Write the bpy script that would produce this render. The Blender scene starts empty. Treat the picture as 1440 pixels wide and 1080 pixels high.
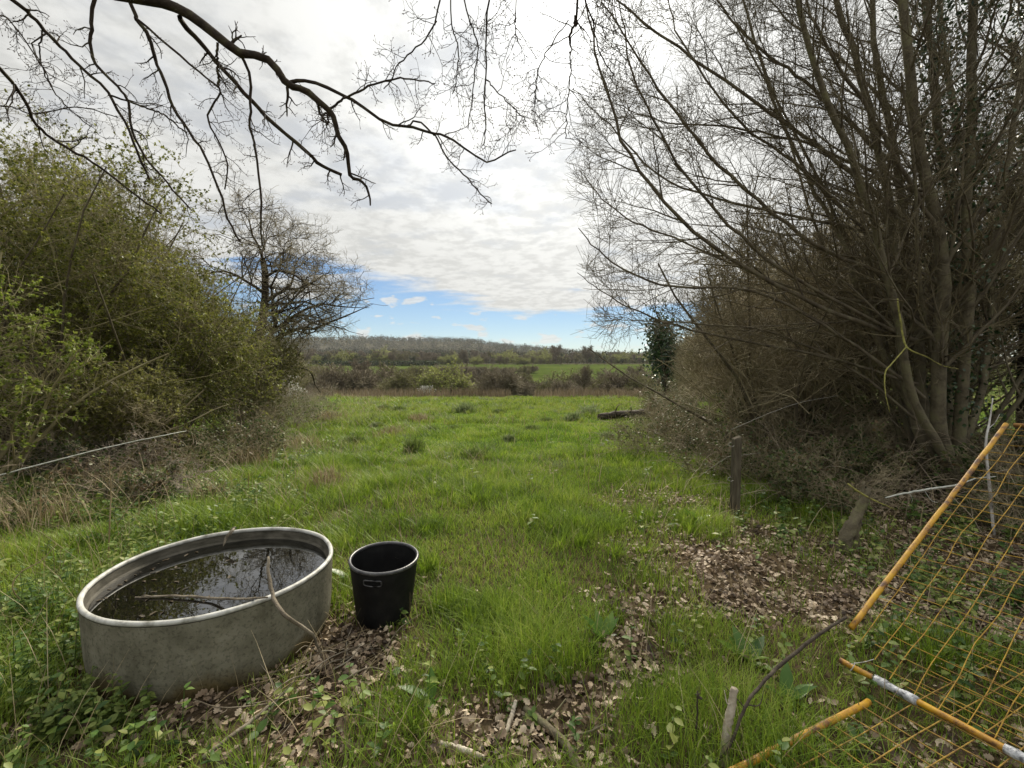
import bpy, math, numpy as np
from mathutils import Vector

# ------------------------------------------------------------------ camera, world, sun, exposure
scene = bpy.context.scene
C = scene.collection
R = math.radians
CAM_H = 1.55
FPX, HOR = 640.0, 510.0            # focal length and horizon row of the 1440 x 1080 photograph

cam_d = bpy.data.cameras.new('camera')
cam_d.sensor_width = 36.0
cam_d.lens = 36.0 * FPX / 1440.0
cam_d.clip_start = 0.05
cam_d.clip_end = 12000
cam = bpy.data.objects.new('camera', cam_d)
C.objects.link(cam)
cam.location = (0, 0, CAM_H)
PITCH = math.atan((540 - HOR) / FPX)
cam.rotation_euler = (math.pi / 2 - PITCH, 0, 0)
scene.camera = cam

SUN_AZ, SUN_EL = R(9.8), R(39.5)    # azimuth to the right of +Y
SUN_DIR = Vector((math.sin(SUN_AZ) * math.cos(SUN_EL), math.cos(SUN_AZ) * math.cos(SUN_EL), math.sin(SUN_EL)))
sun_d = bpy.data.lights.new('sun', 'SUN')
sun_d.energy = 3.8
sun_d.angle = R(10)
sun_d.color = (1.0, 0.91, 0.74)
sun = bpy.data.objects.new('sun', sun_d)
C.objects.link(sun)
sun.rotation_euler = SUN_DIR.to_track_quat('Z', 'Y').to_euler()
sun.location = (10, 40, 60)

scene.view_settings.view_transform = 'Standard'
scene.view_settings.look = 'None'
scene.view_settings.gamma = 1
scene.view_settings.exposure = 0.68


def build_world():
    w = bpy.data.worlds.new('World')
    scene.world = w
    w.use_nodes = True
    nt = w.node_tree
    N, L = nt.nodes, nt.links
    N.clear()
    out = N.new('ShaderNodeOutputWorld')
    bg = N.new('ShaderNodeBackground')
    bg.inputs['Strength'].default_value = 0.10
    L.new(bg.outputs[0], out.inputs[0])
    sky = N.new('ShaderNodeTexSky')
    sky.sky_type = 'NISHITA'
    sky.sun_disc = False
    sky.sun_elevation = SUN_EL
    sky.sun_rotation = SUN_AZ
    sky.air_density = 1.0
    sky.dust_density = 0.0
    sky.ozone_density = 2.0

    def math_(op, a, b=None, c=None):
        n = N.new('ShaderNodeMath')
        n.operation = op
        for i, v in enumerate((a, b, c)):
            if v is None:
                continue
            if isinstance(v, (int, float)):
                n.inputs[i].default_value = v
            else:
                L.new(v, n.inputs[i])
        return n.outputs[0]

    def ramp(v, lo, hi, a=0.0, b=1.0):
        n = N.new('ShaderNodeMapRange')
        n.interpolation_type = 'SMOOTHSTEP'
        L.new(v, n.inputs[0])
        n.inputs[1].default_value = lo
        n.inputs[2].default_value = hi
        n.inputs[3].default_value = a
        n.inputs[4].default_value = b
        return n.outputs[0]

    def mix(f, a, b):
        n = N.new('ShaderNodeMix')
        n.data_type = 'RGBA'
        if isinstance(f, float):
            n.inputs[0].default_value = f
        else:
            L.new(f, n.inputs[0])
        for i, v in ((6, a), (7, b)):
            if isinstance(v, tuple):
                n.inputs[i].default_value = v
            else:
                L.new(v, n.inputs[i])
        return n.outputs[2]

    geo = N.new('ShaderNodeTexCoord')
    sep = N.new('ShaderNodeSeparateXYZ')
    L.new(geo.outputs['Generated'], sep.inputs[0])
    x, y, z = sep.outputs
    zc = math_('MAXIMUM', z, 0.02)
    zz = math_('ADD', zc, 0.045)                  # curved cloud deck
    u = math_('DIVIDE', x, zz)
    v = math_('DIVIDE', y, zz)
    comb = N.new('ShaderNodeCombineXYZ')
    L.new(u, comb.inputs[0])
    L.new(v, comb.inputs[1])

    def noise(scale, detail, rough, off=(0, 0, 0), sx=1.0, sy=1.0, rot=0.0, src=None):
        m = N.new('ShaderNodeMapping')
        L.new(src or comb.outputs[0], m.inputs[0])
        m.inputs['Location'].default_value = off
        m.inputs['Scale'].default_value = (sx, sy, 1)
        m.inputs['Rotation'].default_value = (0, 0, rot)
        n = N.new('ShaderNodeTexNoise')
        n.inputs['Scale'].default_value = scale
        n.inputs['Detail'].default_value = detail
        n.inputs['Roughness'].default_value = rough
        L.new(m.outputs[0], n.inputs['Vector'])
        return n.outputs['Fac']

    big = noise(0.42, 4, 0.55, (3.1, 1.7, 0))
    mid = noise(1.9, 5, 0.6, (0.3, 5.2, 0), 1.0, 1.15, 0.35)
    fine = noise(8.0, 4, 0.6, (7, 2, 0), 1.0, 0.85, 0.35)
    # the edge of the deck: distance v where it ends, wavering with the noise, ending sooner towards the left
    edge = math_('ADD', math_('MULTIPLY', math_('SUBTRACT', big, 0.5), 9.0), math_('MULTIPLY', math_('SUBTRACT', mid, 0.5), 2.6))
    edge = math_('ADD', edge, math_('MULTIPLY', u, 0.42))
    dist = math_('SUBTRACT', math_('ADD', 5.7, edge), v)
    hx = math_('DIVIDE', math_('ADD', u, 1.75), 0.75)
    hy = math_('DIVIDE', math_('SUBTRACT', v, 3.75), 0.42)
    hole = math_('SUBTRACT', 1.0, math_('ADD', math_('MULTIPLY', hx, hx), math_('MULTIPLY', hy, hy)))
    dist = math_('SUBTRACT', dist, math_('MULTIPLY', math_('MAXIMUM', math_('ADD', math_('ADD', hole, -0.25), math_('MULTIPLY', math_('SUBTRACT', mid, 0.5), 3.2)), 0.0), 2.6))      # a gap of blue on the left
    deck = ramp(dist, -0.45, 0.9)
    # thin places inside the deck
    thin = ramp(math_('ADD', math_('MULTIPLY', big, 0.5), math_('MULTIPLY', mid, 0.5)), 0.36, 0.50)
    thin = math_('ADD', math_('MULTIPLY', thin, 0.2), 0.8)
    deck = math_('MULTIPLY', deck, thin)
    # small fair-weather clouds low in the blue
    puff_src = N.new('ShaderNodeCombineXYZ')
    L.new(math_('MULTIPLY', math_('DIVIDE', x, y), 1.0), puff_src.inputs[0])
    L.new(math_('MULTIPLY', z, 2.6), puff_src.inputs[1])
    puff = noise(15.0, 3, 0.5, (0.7, 0.3, 0), src=puff_src.outputs[0])
    puff = math_('MULTIPLY', ramp(puff, 0.565, 0.64, 0.0, 0.75), ramp(z, 0.02, 0.05))
    cloud = math_('MAXIMUM', deck, puff)
    cloud = math_('MULTIPLY', cloud, ramp(z, 0.0, 0.03))

    # brightness: glow of the veiled sun, grey undersides in the deck
    dot = N.new('ShaderNodeVectorMath')
    dot.operation = 'DOT_PRODUCT'
    L.new(geo.outputs['Generated'], dot.inputs[0])
    dot.inputs[1].default_value = SUN_DIR
    dv = dot.outputs['Value']
    glow = math_('ADD', ramp(dv, 0.80, 1.0, 0.0, 2.2), ramp(dv, 0.975, 0.9995, 0.0, 5.0))
    tex = math_('ADD', math_('MULTIPLY', mid, 0.45), math_('MULTIPLY', fine, 0.55))
    shade = ramp(tex, 0.42, 0.57, 0.88, 1.07)
    shade2 = ramp(big, 0.35, 0.65, 1.03, 0.96)
    lum = math_('MULTIPLY', math_('MULTIPLY', math_('ADD', 4.75, glow), shade), shade2)
    lum = math_('MULTIPLY', lum, ramp(z, 0.60, 0.97, 1.0, 2.3))      # overcast sky, boosted overhead out of view to add ambient light
    cc = N.new('ShaderNodeVectorMath')
    cc.operation = 'SCALE'
    cc.inputs[0].default_value = (1.0, 1.0, 0.965)
    L.new(lum, cc.inputs['Scale'])
    tint = N.new('ShaderNodeVectorMath')
    tint.operation = 'MULTIPLY'
    L.new(sky.outputs[0], tint.inputs[0])
    tint.inputs[1].default_value = SKY_TINT
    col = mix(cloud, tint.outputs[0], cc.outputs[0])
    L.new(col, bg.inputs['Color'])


SKY_TINT = (0.40, 0.47, 0.56)
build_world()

# ------------------------------------------------------------------ helpers
rng = np.random.default_rng(7)


def smooth(t):
    t = np.clip(t, 0, 1)
    return t * t * (3 - 2 * t)


_tab = np.random.default_rng(99).random((256, 256))


def vnoise(x, y, s, seed=0):
    """smooth value noise, cell size s, 0..1"""
    x = np.asarray(x, float) / s + seed * 17.31
    y = np.asarray(y, float) / s + seed * 9.77
    xi, yi = np.floor(x).astype(int), np.floor(y).astype(int)
    fx, fy = smooth(x - xi), smooth(y - yi)
    a = _tab[xi & 255, yi & 255]
    b = _tab[(xi + 1) & 255, yi & 255]
    c = _tab[xi & 255, (yi + 1) & 255]
    d = _tab[(xi + 1) & 255, (yi + 1) & 255]
    return (a * (1 - fx) + b * fx) * (1 - fy) + (c * (1 - fx) + d * fx) * fy


PY = np.array([-30, 0, 5, 10, 20, 30, 40, 55, 60, 70, 85, 110, 140, 200, 262, 330, 450, 700, 1000, 1250, 1700, 2600], float)
PZ = np.array([0.2, 0, 0, -0.32, -0.82, -1.3, -1.8, -2.6, -2.95, -4.2, -6.4, -7.2, -5.6, -2.0, 0.4, 1.0, -2, 6, 30, 48, 50, 20], float)


def gz(x, y):
    x = np.asarray(x, float)
    y = np.asarray(y, float)
    z = np.interp(y, PY, PZ)
    n = (vnoise(x, y, 1.7, 1) - .5) * .07 + (vnoise(x, y, .55, 2) - .5) * .035 + (vnoise(x, y, 5, 3) - .5) * .16 * smooth((np.hypot(x, y) - 4) / 6)
    z = z + n * smooth((120 - y) / 60)
    # bank under the hedges
    z = z + .25 * smooth((-x - 5.2 - .2 * y) / 3) * smooth((60 - y) / 20) + .25 * smooth((x - 3.2 - .2 * y) / 3) * smooth((60 - y) / 20)
    # the far ridge: higher on the left
    a = np.clip(x / np.maximum(y, 1), -1.2, 1.2)
    prof = np.interp(a, [-1.2, -.5, -.3, -.25, -.1, -.03, .05, .17, .28, 1.2], [1.05, 1.0, .98, .95, .93, .72, .62, .36, .26, .3])
    z = np.where(y > 450, np.interp(y, [450, 1000, 1250, 1700, 2600], [-2, 24, 66, 60, 10]) * (prof + (vnoise(x, y, 160, 5) - .5) * .16) + np.where(y < 1000, -3, 0), z)
    return z


def px(p, q, Y):
    """photograph pixel at distance Y ahead -> point"""
    th = -PITCH
    a, b = (p - 720) / FPX, -(q - 540) / FPX
    d = np.array([a, math.cos(th) - b * math.sin(th), math.sin(th) + b * math.cos(th)])
    return np.array([0, 0, CAM_H]) + d * (Y / d[1])


def pg(p, q, h=0.0):
    """photograph pixel on the ground (raised by h)"""
    th = -PITCH
    a, b = (p - 720) / FPX, -(q - 540) / FPX
    d = np.array([a, math.cos(th) - b * math.sin(th), math.sin(th) + b * math.cos(th)])
    t = CAM_H / -d[2]
    for _ in range(12):
        pt = d * t
        t = (CAM_H - h - float(gz(pt[0], pt[1]))) / -d[2]
    return np.array([0, 0, CAM_H]) + d * t


def norm(v):
    return v / np.maximum(np.linalg.norm(v, axis=-1, keepdims=True), 1e-9)


def make_mesh(name, V, F, mat=None, smooth_sh=True, extra=None):
    """V (n,3); F a list of index arrays (m,3)/(m,4)"""
    me = bpy.data.meshes.new(name)
    F = [np.asarray(f, np.int32) for f in F if len(f)]
    me.vertices.add(len(V))
    me.vertices.foreach_set('co', np.ascontiguousarray(V, np.float32).ravel())
    nl = sum(f.size for f in F)
    npoly = sum(len(f) for f in F)
    me.loops.add(nl)
    me.polygons.add(npoly)
    me.loops.foreach_set('vertex_index', np.concatenate([f.ravel() for f in F]))
    tot = np.concatenate([np.full(len(f), f.shape[1], np.int32) for f in F])
    st = np.concatenate([[0], np.cumsum(tot)[:-1]]).astype(np.int32)
    me.polygons.foreach_set('loop_start', st)
    me.polygons.foreach_set('use_smooth', np.full(npoly, smooth_sh))
    mats = mat if isinstance(mat, list) else [mat]
    for m in mats:
        me.materials.append(m)
    if extra is not None:
        me.polygons.foreach_set('material_index', np.asarray(extra, np.int32))
    me.update(calc_edges=True)
    return me


def obj(name, geom, mat, parent=None, smooth_sh=True, loc=None):
    V, F = geom
    V = np.asarray(V, float)
    if parent is not None and loc is None:
        V = V - np.array(parent.location)
    if loc is not None and parent is None:
        V = V - np.array(loc)
    me = make_mesh(name, V, F if isinstance(F, list) else [F], mat, smooth_sh)
    o = bpy.data.objects.new(name, me)
    C.objects.link(o)
    if parent is not None:
        o.parent = parent
    elif loc is not None:
        o.location = loc
    return o


def tag(o, label=None, cat=None, group=None, kind=None):
    if label:
        o['label'] = label
    if cat:
        o['category'] = cat
    if group:
        o['group'] = group
    if kind:
        o['kind'] = kind
    return o


def thing(name, label, cat, loc=(0, 0, 0), group=None):
    o = bpy.data.objects.new(name, None)
    C.objects.link(o)
    o.empty_display_size = .2
    o.location = tuple(float(v) for v in loc)
    return tag(o, label, cat, group)


def dup(root, loc, rotz=0, scale=1.0, label=None, group=None):
    r = root.copy()
    C.objects.link(r)
    r.location = tuple(float(v) for v in loc)
    r.rotation_euler = (0, 0, rotz)
    r.scale = scale if isinstance(scale, tuple) else (scale, scale, scale)
    if label:
        r['label'] = label
    if group:
        r['group'] = group
    for ch in list(root.children):
        c = ch.copy()
        C.objects.link(c)
        c.parent = r
        for g in ch.children:
            d = g.copy()
            C.objects.link(d)
            d.parent = c
    return r


def join(*geoms):
    Vs, Fs, n = [], [], 0
    for V, F in geoms:
        V = np.asarray(V, float)
        for f in (F if isinstance(F, list) else [F]):
            f = np.asarray(f)
            if len(f):
                Fs.append(f + n)
        Vs.append(V)
        n += len(V)
    if not Vs:
        return np.zeros((0, 3)), []
    return np.concatenate(Vs), Fs


def tubes(P, Rr, S=4, cap=False, rough=0.0):
    """P (N,K,3), Rr (N,K) -> geometry of N tapered tubes"""
    P = np.asarray(P, float)
    Rr = np.asarray(Rr, float)
    if P.ndim == 2:
        P, Rr = P[None], Rr[None]
    N, K, _ = P.shape
    T = norm(np.gradient(P, axis=1))
    mean = norm(P[:, -1] - P[:, 0])
    ref = np.zeros((N, 3))
    ref[np.arange(N), np.argmin(np.abs(mean), axis=1)] = 1
    U = norm(np.cross(T, ref[:, None, :]))
    W = np.cross(T, U)
    a = np.linspace(0, 2 * np.pi, S, endpoint=False)
    rr = Rr[:, :, None]
    if rough:
        rr = rr * (1 + rough * (rng.random((N, K, S)) - .5))
    else:
        rr = np.broadcast_to(rr, (N, K, S))
    V = P[:, :, None, :] + rr[..., None] * (np.cos(a)[None, None, :, None] * U[:, :, None, :] + np.sin(a)[None, None, :, None] * W[:, :, None, :])
    idx = np.arange(N * K * S).reshape(N, K, S)
    i2 = np.roll(idx, -1, axis=2)
    Q = np.stack([idx[:, :-1], i2[:, :-1], i2[:, 1:], idx[:, 1:]], -1).reshape(-1, 4)
    V = V.reshape(-1, 3)
    F = [Q]
    if cap:
        n0 = len(V)
        V = np.concatenate([V, P[:, 0], P[:, -1]])
        c0 = (n0 + np.arange(N))[:, None]
        c1 = c0 + N
        F.append(np.stack(np.broadcast_arrays(c0, i2[:, 0], idx[:, 0]), -1).reshape(-1, 3))
        F.append(np.stack(np.broadcast_arrays(c1, idx[:, -1], i2[:, -1]), -1).reshape(-1, 3))
    return V, F


def spline(pts, K):
    """Catmull-Rom through pts, K samples"""
    p = np.asarray(pts, float)
    n = len(p)
    q = np.concatenate([[2 * p[0] - p[1]], p, [2 * p[-1] - p[-2]]])
    t = np.linspace(0, n - 1 - 1e-6, K)
    i = t.astype(int)
    f = (t - i)[:, None]
    a, b, c, d = q[i], q[i + 1], q[i + 2], q[i + 3]
    return .5 * (2 * b + (c - a) * f + (2 * a - 5 * b + 4 * c - d) * f ** 2 + (3 * b - a - 3 * c + d) * f ** 3)


def grow(P, Rr, n, t=(.15, 1), ang=(30, 60), ln=(.5, .9), K=5, noise=.12, trop=(0, 0, 0), rs=.6, tip=.35, rmin=.0015, fall=.5, rel=False, keep=None, wig=0.0):
    """children of every branch; everything vectorised.  Returns points, radii."""
    N, Kp, _ = P.shape
    tt = t[0] + (t[1] - t[0]) * (np.arange(n)[None, :] + rng.random((N, n))) / n
    f = np.clip(tt * (Kp - 1), 0, Kp - 1.001)
    i = f.astype(int)
    fr = (f - i)[..., None]
    r_ = np.arange(N)[:, None]
    p = P[r_, i] * (1 - fr) + P[r_, i + 1] * fr
    T = norm(P[r_, i + 1] - P[r_, i])
    rad = Rr[r_, i] * (1 - fr[..., 0]) + Rr[r_, i + 1] * fr[..., 0]
    rnd = rng.normal(size=(N, n, 3))
    U = norm(rnd - (rnd * T).sum(-1, keepdims=True) * T)
    a = np.radians(rng.uniform(ang[0], ang[1], (N, n)))[..., None]
    d = np.cos(a) * T + np.sin(a) * U
    L = rng.uniform(ln[0], ln[1], (N, n))
    if rel:
        L = L * np.linalg.norm(np.diff(P, axis=1), axis=-1).sum(1)[:, None]
    L = L * (1 - fall * (tt - t[0]) / max(t[1] - t[0], 1e-6))
    p, d, L, rad = p.reshape(-1, 3), d.reshape(-1, 3), L.reshape(-1), rad.reshape(-1)
    if keep is not None:
        m = keep(p + d * L[:, None] * .8)
        p, d, L, rad = p[m], d[m], L[m], rad[m]
    M = len(p)
    Q = np.zeros((M, K, 3))
    Q[:, 0] = p
    tr = np.array(trop)[None, :]
    for k in range(1, K):
        d = norm(d + noise * rng.normal(size=(M, 3)) + tr)
        Q[:, k] = Q[:, k - 1] + d * (L / (K - 1))[:, None]
    r0 = np.maximum(rad * rs, rmin)
    RR = r0[:, None] * (1 - (1 - tip) * np.linspace(0, 1, K))[None, :]
    return Q, np.maximum(RR, rmin * .6)


# leaf templates: length along x, width along y, unit size
LEAF4 = (np.array([[0, 0, 0], [.5, .5, .10], [1, 0, 0], [.5, -.5, .10]], float), np.array([[0, 1, 2], [0, 2, 3]]))
LEAF8 = (np.array([[0, 0, 0], [.25, .42, .10], [.6, .46, .12], [1, 0, -.06], [.6, -.46, .12], [.25, -.42, .10], [.45, 0, 0]], float),
         np.array([[0, 6, 1], [1, 6, 2], [2, 6, 3], [3, 6, 4], [4, 6, 5], [5, 6, 0]]))
_oak = [(0, .05), (.15, .12), (.22, .32), (.33, .2), (.45, .45), (.55, .28), (.7, .5), (.8, .3), (.95, .25), (1, .02)]
_ov = [[x, y, .25 * abs(y) + .12 * math.sin(x * 5)] for x, y in _oak] + [[x, -y, .25 * abs(y) + .12 * math.sin(x * 5)] for x, y in _oak] + [[x, 0, .12 * math.sin(x * 5) - .02] for x, y in _oak]
_of = []
for _i in range(9):
    _of += [[20 + _i, 21 + _i, 1 + _i, _i], [20 + _i, 10 + _i, 11 + _i, 21 + _i]]
OAKLEAF = (np.array(_ov, float), np.array(_of))
LONG = (np.array([[0, -.12, 0], [0, .12, 0], [.3, .5, .08], [.3, -.5, .08], [.65, .42, .05], [.65, -.42, .05], [1, 0, -.18], [.3, 0, -.02], [.65, 0, -.03], [0, 0, 0]], float),
        np.array([[9, 7, 2, 1], [0, 3, 7, 9], [7, 8, 4, 2], [3, 5, 8, 7]]))
LONG_T = np.array([[8, 6, 4], [5, 6, 8]])


def scatter(tmpl, O, D, Nn, ln, wd):
    """copies of a leaf template at O, pointing along D with normal about Nn"""
    tv, tf = tmpl
    O = np.asarray(O, float)
    n = len(O)
    D = norm(D)
    Nn = norm(Nn - (Nn * D).sum(-1, keepdims=True) * D)
    Bv = np.cross(Nn, D)
    ln = np.broadcast_to(ln, (n,))[:, None, None]
    wd = np.broadcast_to(wd, (n,))[:, None, None]
    V = O[:, None, :] + tv[None, :, 0:1] * ln * D[:, None, :] + tv[None, :, 1:2] * wd * Bv[:, None, :] + tv[None, :, 2:3] * wd * Nn[:, None, :]
    k = len(tv)
    off = (np.arange(n) * k)[:, None, None]
    return V.reshape(-1, 3), [(tf[None] + off).reshape(-1, tf.shape[1])]


def leaves_on(Q, per, ln, wd, spread=.5, tmpl=LEAF4, flat=.6, t0=.1, clump=0.0):
    """leaves in tufts along branches Q (N,K,3)"""
    if clump:
        q = Q[:, -1]
        m = (vnoise(q[:, 0] + q[:, 2] * .6, q[:, 1] * .8 + q[:, 2], clump, 63) * .6 + vnoise(q[:, 0] - q[:, 2], q[:, 1] + q[:, 2] * .5, clump * .45, 64) * .4) > .45
        Q = Q[m]
    N, K, _ = Q.shape
    nodes = rng.random((N, max(2, per // 4)))
    t = np.take_along_axis(nodes, rng.integers(0, nodes.shape[1], (N, per)), 1) + rng.normal(0, .03, (N, per))
    t = np.clip(t0 + (1 - t0) * t, 0, .999) * (K - 1)
    i = t.astype(int)
    f = (t - i)[..., None]
    r_ = np.arange(N)[:, None]
    o = (Q[r_, i] * (1 - f) + Q[r_, i + 1] * f).reshape(-1, 3)
    T = norm(Q[r_, i + 1] - Q[r_, i]).reshape(-1, 3)
    D = norm(T * .5 + rng.normal(size=o.shape) * spread + np.array([0, 0, -.05]))
    Nn = rng.normal(size=o.shape) * (1 - flat) + np.array([0, 0, 1.0]) * flat
    n = len(o)
    s = rng.uniform(.6, 1.25, n)
    return scatter(tmpl, o, D, Nn, ln * s, wd * s)


# ------------------------------------------------------------------ materials
def new_mat(name):
    m = bpy.data.materials.new(name)
    m.use_nodes = True
    nt = m.node_tree
    nt.nodes.clear()
    out = nt.nodes.new('ShaderNodeOutputMaterial')
    return m, nt, nt.nodes, nt.links, out


def ramp_node(N, cols, pos=None):
    r = N.new('ShaderNodeValToRGB')
    e = r.color_ramp.elements
    while len(e) < len(cols):
        e.new(.5)
    for i, c in enumerate(cols):
        e[i].position = (i / (len(cols) - 1)) if pos is None else pos[i]
        e[i].color = (*c, 1)
    return r


def mat_leaf(name, cols, trans=.35, rough=.55, clump=1.2, spec=.25, pos=None):
    m, nt, N, L, out = new_mat(name)
    g = N.new('ShaderNodeNewGeometry')
    tc = N.new('ShaderNodeTexCoord')
    nz = N.new('ShaderNodeTexNoise')
    nz.inputs['Scale'].default_value = clump
    nz.inputs['Detail'].default_value = 3
    L.new(tc.outputs['Object'], nz.inputs['Vector'])
    mr = N.new('ShaderNodeMath')
    mr.operation = 'MULTIPLY_ADD'
    L.new(nz.outputs['Fac'], mr.inputs[0])
    mr.inputs[1].default_value = 2.0
    mr.inputs[2].default_value = -1.0
    ad = N.new('ShaderNodeMath')
    ad.operation = 'ADD'
    ad.use_clamp = True
    L.new(g.outputs['Random Per Island'], ad.inputs[0])
    L.new(mr.outputs[0], ad.inputs[1])
    r = ramp_node(N, cols, pos)
    L.new(ad.outputs[0], r.inputs[0])
    b = N.new('ShaderNodeBsdfPrincipled')
    b.inputs['Roughness'].default_value = rough
    b.inputs['Specular IOR Level'].default_value = spec
    L.new(r.outputs[0], b.inputs['Base Color'])
    if trans:
        t = N.new('ShaderNodeBsdfTranslucent')
        L.new(r.outputs[0], t.inputs[0])
        mx = N.new('ShaderNodeMixShader')
        mx.inputs[0].default_value = trans
        L.new(b.outputs[0], mx.inputs[1])
        L.new(t.outputs[0], mx.inputs[2])
        L.new(mx.outputs[0], out.inputs[0])
    else:
        L.new(b.outputs[0], out.inputs[0])
    return m


def mat_noise(name, cols, scale=8, detail=6, rough=.85, bump=.3, bscale=None, spec=.2, pos=None, metallic=0, stretch=(1, 1, 1), rrough=.6):
    m, nt, N, L, out = new_mat(name)
    tc = N.new('ShaderNodeTexCoord')
    mp = N.new('ShaderNodeMapping')
    mp.inputs['Scale'].default_value = stretch
    L.new(tc.outputs['Object'], mp.inputs[0])
    nz = N.new('ShaderNodeTexNoise')
    nz.inputs['Scale'].default_value = scale
    nz.inputs['Detail'].default_value = detail
    nz.inputs['Roughness'].default_value = rrough
    L.new(mp.outputs[0], nz.inputs['Vector'])
    r = ramp_node(N, cols, pos or [.3 + .4 * i / (len(cols) - 1) for i in range(len(cols))])
    L.new(nz.outputs['Fac'], r.inputs[0])
    b = N.new('ShaderNodeBsdfPrincipled')
    b.inputs['Roughness'].default_value = rough
    b.inputs['Specular IOR Level'].default_value = spec
    b.inputs['Metallic'].default_value = metallic
    L.new(r.outputs[0], b.inputs['Base Color'])
    if bump:
        n2 = N.new('ShaderNodeTexNoise')
        n2.inputs['Scale'].default_value = bscale or scale * 4
        n2.inputs['Detail'].default_value = 5
        L.new(mp.outputs[0], n2.inputs['Vector'])
        bp = N.new('ShaderNodeBump')
        bp.inputs['Strength'].default_value = bump
        bp.inputs['Distance'].default_value = .02
        L.new(n2.outputs['Fac'], bp.inputs['Height'])
        L.new(bp.outputs[0], b.inputs['Normal'])
    L.new(b.outputs[0], out.inputs[0])
    return m


M = {}
M['grass'] = mat_leaf('grass_blades', [(.07, .12, .012), (.145, .235, .018), (.22, .32, .028), (.31, .36, .07)], .45, .45, 1.1, .3, [0, .35, .75, 1])
M['grass_far'] = mat_leaf('grass_blades_far', [(.085, .125, .016), (.155, .225, .022), (.23, .305, .032), (.27, .29, .07)], .45, .5, .35, .3)
M['tussock_dark'] = mat_leaf('dark_tussock_blades', [(.075, .11, .022), (.12, .17, .035), (.18, .22, .06)], .4, .6, 1)
M['tussock_grey'] = mat_leaf('grey_tussock_blades', [(.10, .135, .05), (.17, .215, .085), (.25, .28, .15)], .4, .6, 1)
M['straw'] = mat_leaf('dry_grass', [(.16, .12, .065), (.28, .22, .12), (.42, .35, .22)], .25, .6, 2)
M['litter'] = mat_leaf('dead_oak_leaves', [(.042, .028, .018), (.145, .10, .064), (.31, .235, .158), (.50, .41, .30)], .12, .6, 5, .3, [0, .35, .75, 1])
M['weed'] = mat_leaf('weed_leaves', [(.04, .085, .02), (.08, .15, .03), (.15, .22, .045), (.26, .29, .08)], .4, .5, 2, .3)
M['ivy'] = mat_leaf('ivy_leaves', [(.012, .03, .010), (.025, .055, .016), (.05, .09, .03)], .12, .35, 2, .5)
M['haw'] = mat_leaf('hawthorn_leaves', [(.065, .082, .016), (.135, .152, .027), (.22, .235, .042), (.32, .325, .075)], .4, .5, .9, .3)
M['haw_bright'] = mat_leaf('young_hawthorn_leaves', [(.10, .14, .02), (.17, .22, .03), (.26, .30, .06)], .45, .5, 1.5, .3)
M['haw_dull'] = mat_leaf('dull_bush_leaves', [(.09, .092, .027), (.15, .155, .042), (.23, .225, .065)], .4, .55, .8)
M['bramble'] = mat_leaf('bramble_leaves', [(.03, .05, .015), (.06, .09, .025), (.10, .13, .04), (.14, .09, .05)], .25, .5, 2)
M['bark'] = mat_noise('grey_bark', [(.055, .045, .032), (.12, .10, .07), (.17, .155, .10)], 9, 6, .9, .5, 40, stretch=(1, 1, .3))
M['oakbark'] = mat_noise('dark_oak_bark', [(.018, .014, .010), (.045, .034, .024), (.075, .07, .035)], 10, 6, .9, .5, 60)
M['mossbark'] = mat_noise('mossy_bark', [(.06, .05, .033), (.13, .112, .075), (.16, .155, .08)], 7, 6, .9, .6, 40)
M['twig'] = mat_noise('brown_twigs', [(.155, .13, .08), (.265, .225, .14), (.35, .305, .205)], 3, 3, .8, 0)
M['twig_olive'] = mat_noise('olive_twigs', [(.14, .122, .062), (.235, .205, .11), (.31, .28, .16)], 3, 3, .8, 0)
M['cane'] = mat_noise('pale_dead_canes', [(.14, .105, .07), (.26, .21, .15), (.38, .32, .25)], 3, 3, .8, 0)
M['twig_dark'] = mat_noise('dark_twigs', [(.07, .056, .033), (.115, .095, .055), (.16, .14, .08)], 3, 3, .8, 0)
M['twig_grey'] = mat_noise('grey_twigs', [(.15, .125, .095), (.25, .21, .165), (.34, .29, .235)], 3, 3, .8, 0)
M['bud'] = mat_noise('bud_scales', [(.06, .035, .02), (.11, .06, .03)], 30, 2, .7, 0)
M['deadwood'] = mat_noise('dead_wood', [(.07, .058, .042), (.16, .135, .10), (.27, .24, .19)], 14, 6, .85, .5, 60, stretch=(1, 1, .5))
M['palewood'] = mat_noise('pale_peeled_wood', [(.18, .15, .11), (.38, .33, .26), (.52, .47, .40)], 12, 6, .8, .4, 60)
M['darkwood'] = mat_noise('dark_wet_wood', [(.02, .015, .011), (.05, .04, .03), (.09, .075, .055)], 14, 6, .85, .5, 60)
M['postwood'] = mat_noise('weathered_post_wood', [(.045, .038, .027), (.085, .072, .05), (.13, .115, .08)], 10, 6, .9, .6, 30, stretch=(3, 3, .4))
M['lichen'] = mat_noise('lichen_twig', [(.12, .10, .05), (.26, .25, .07), (.38, .36, .12)], 25, 4, .9, .3, 80)


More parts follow.
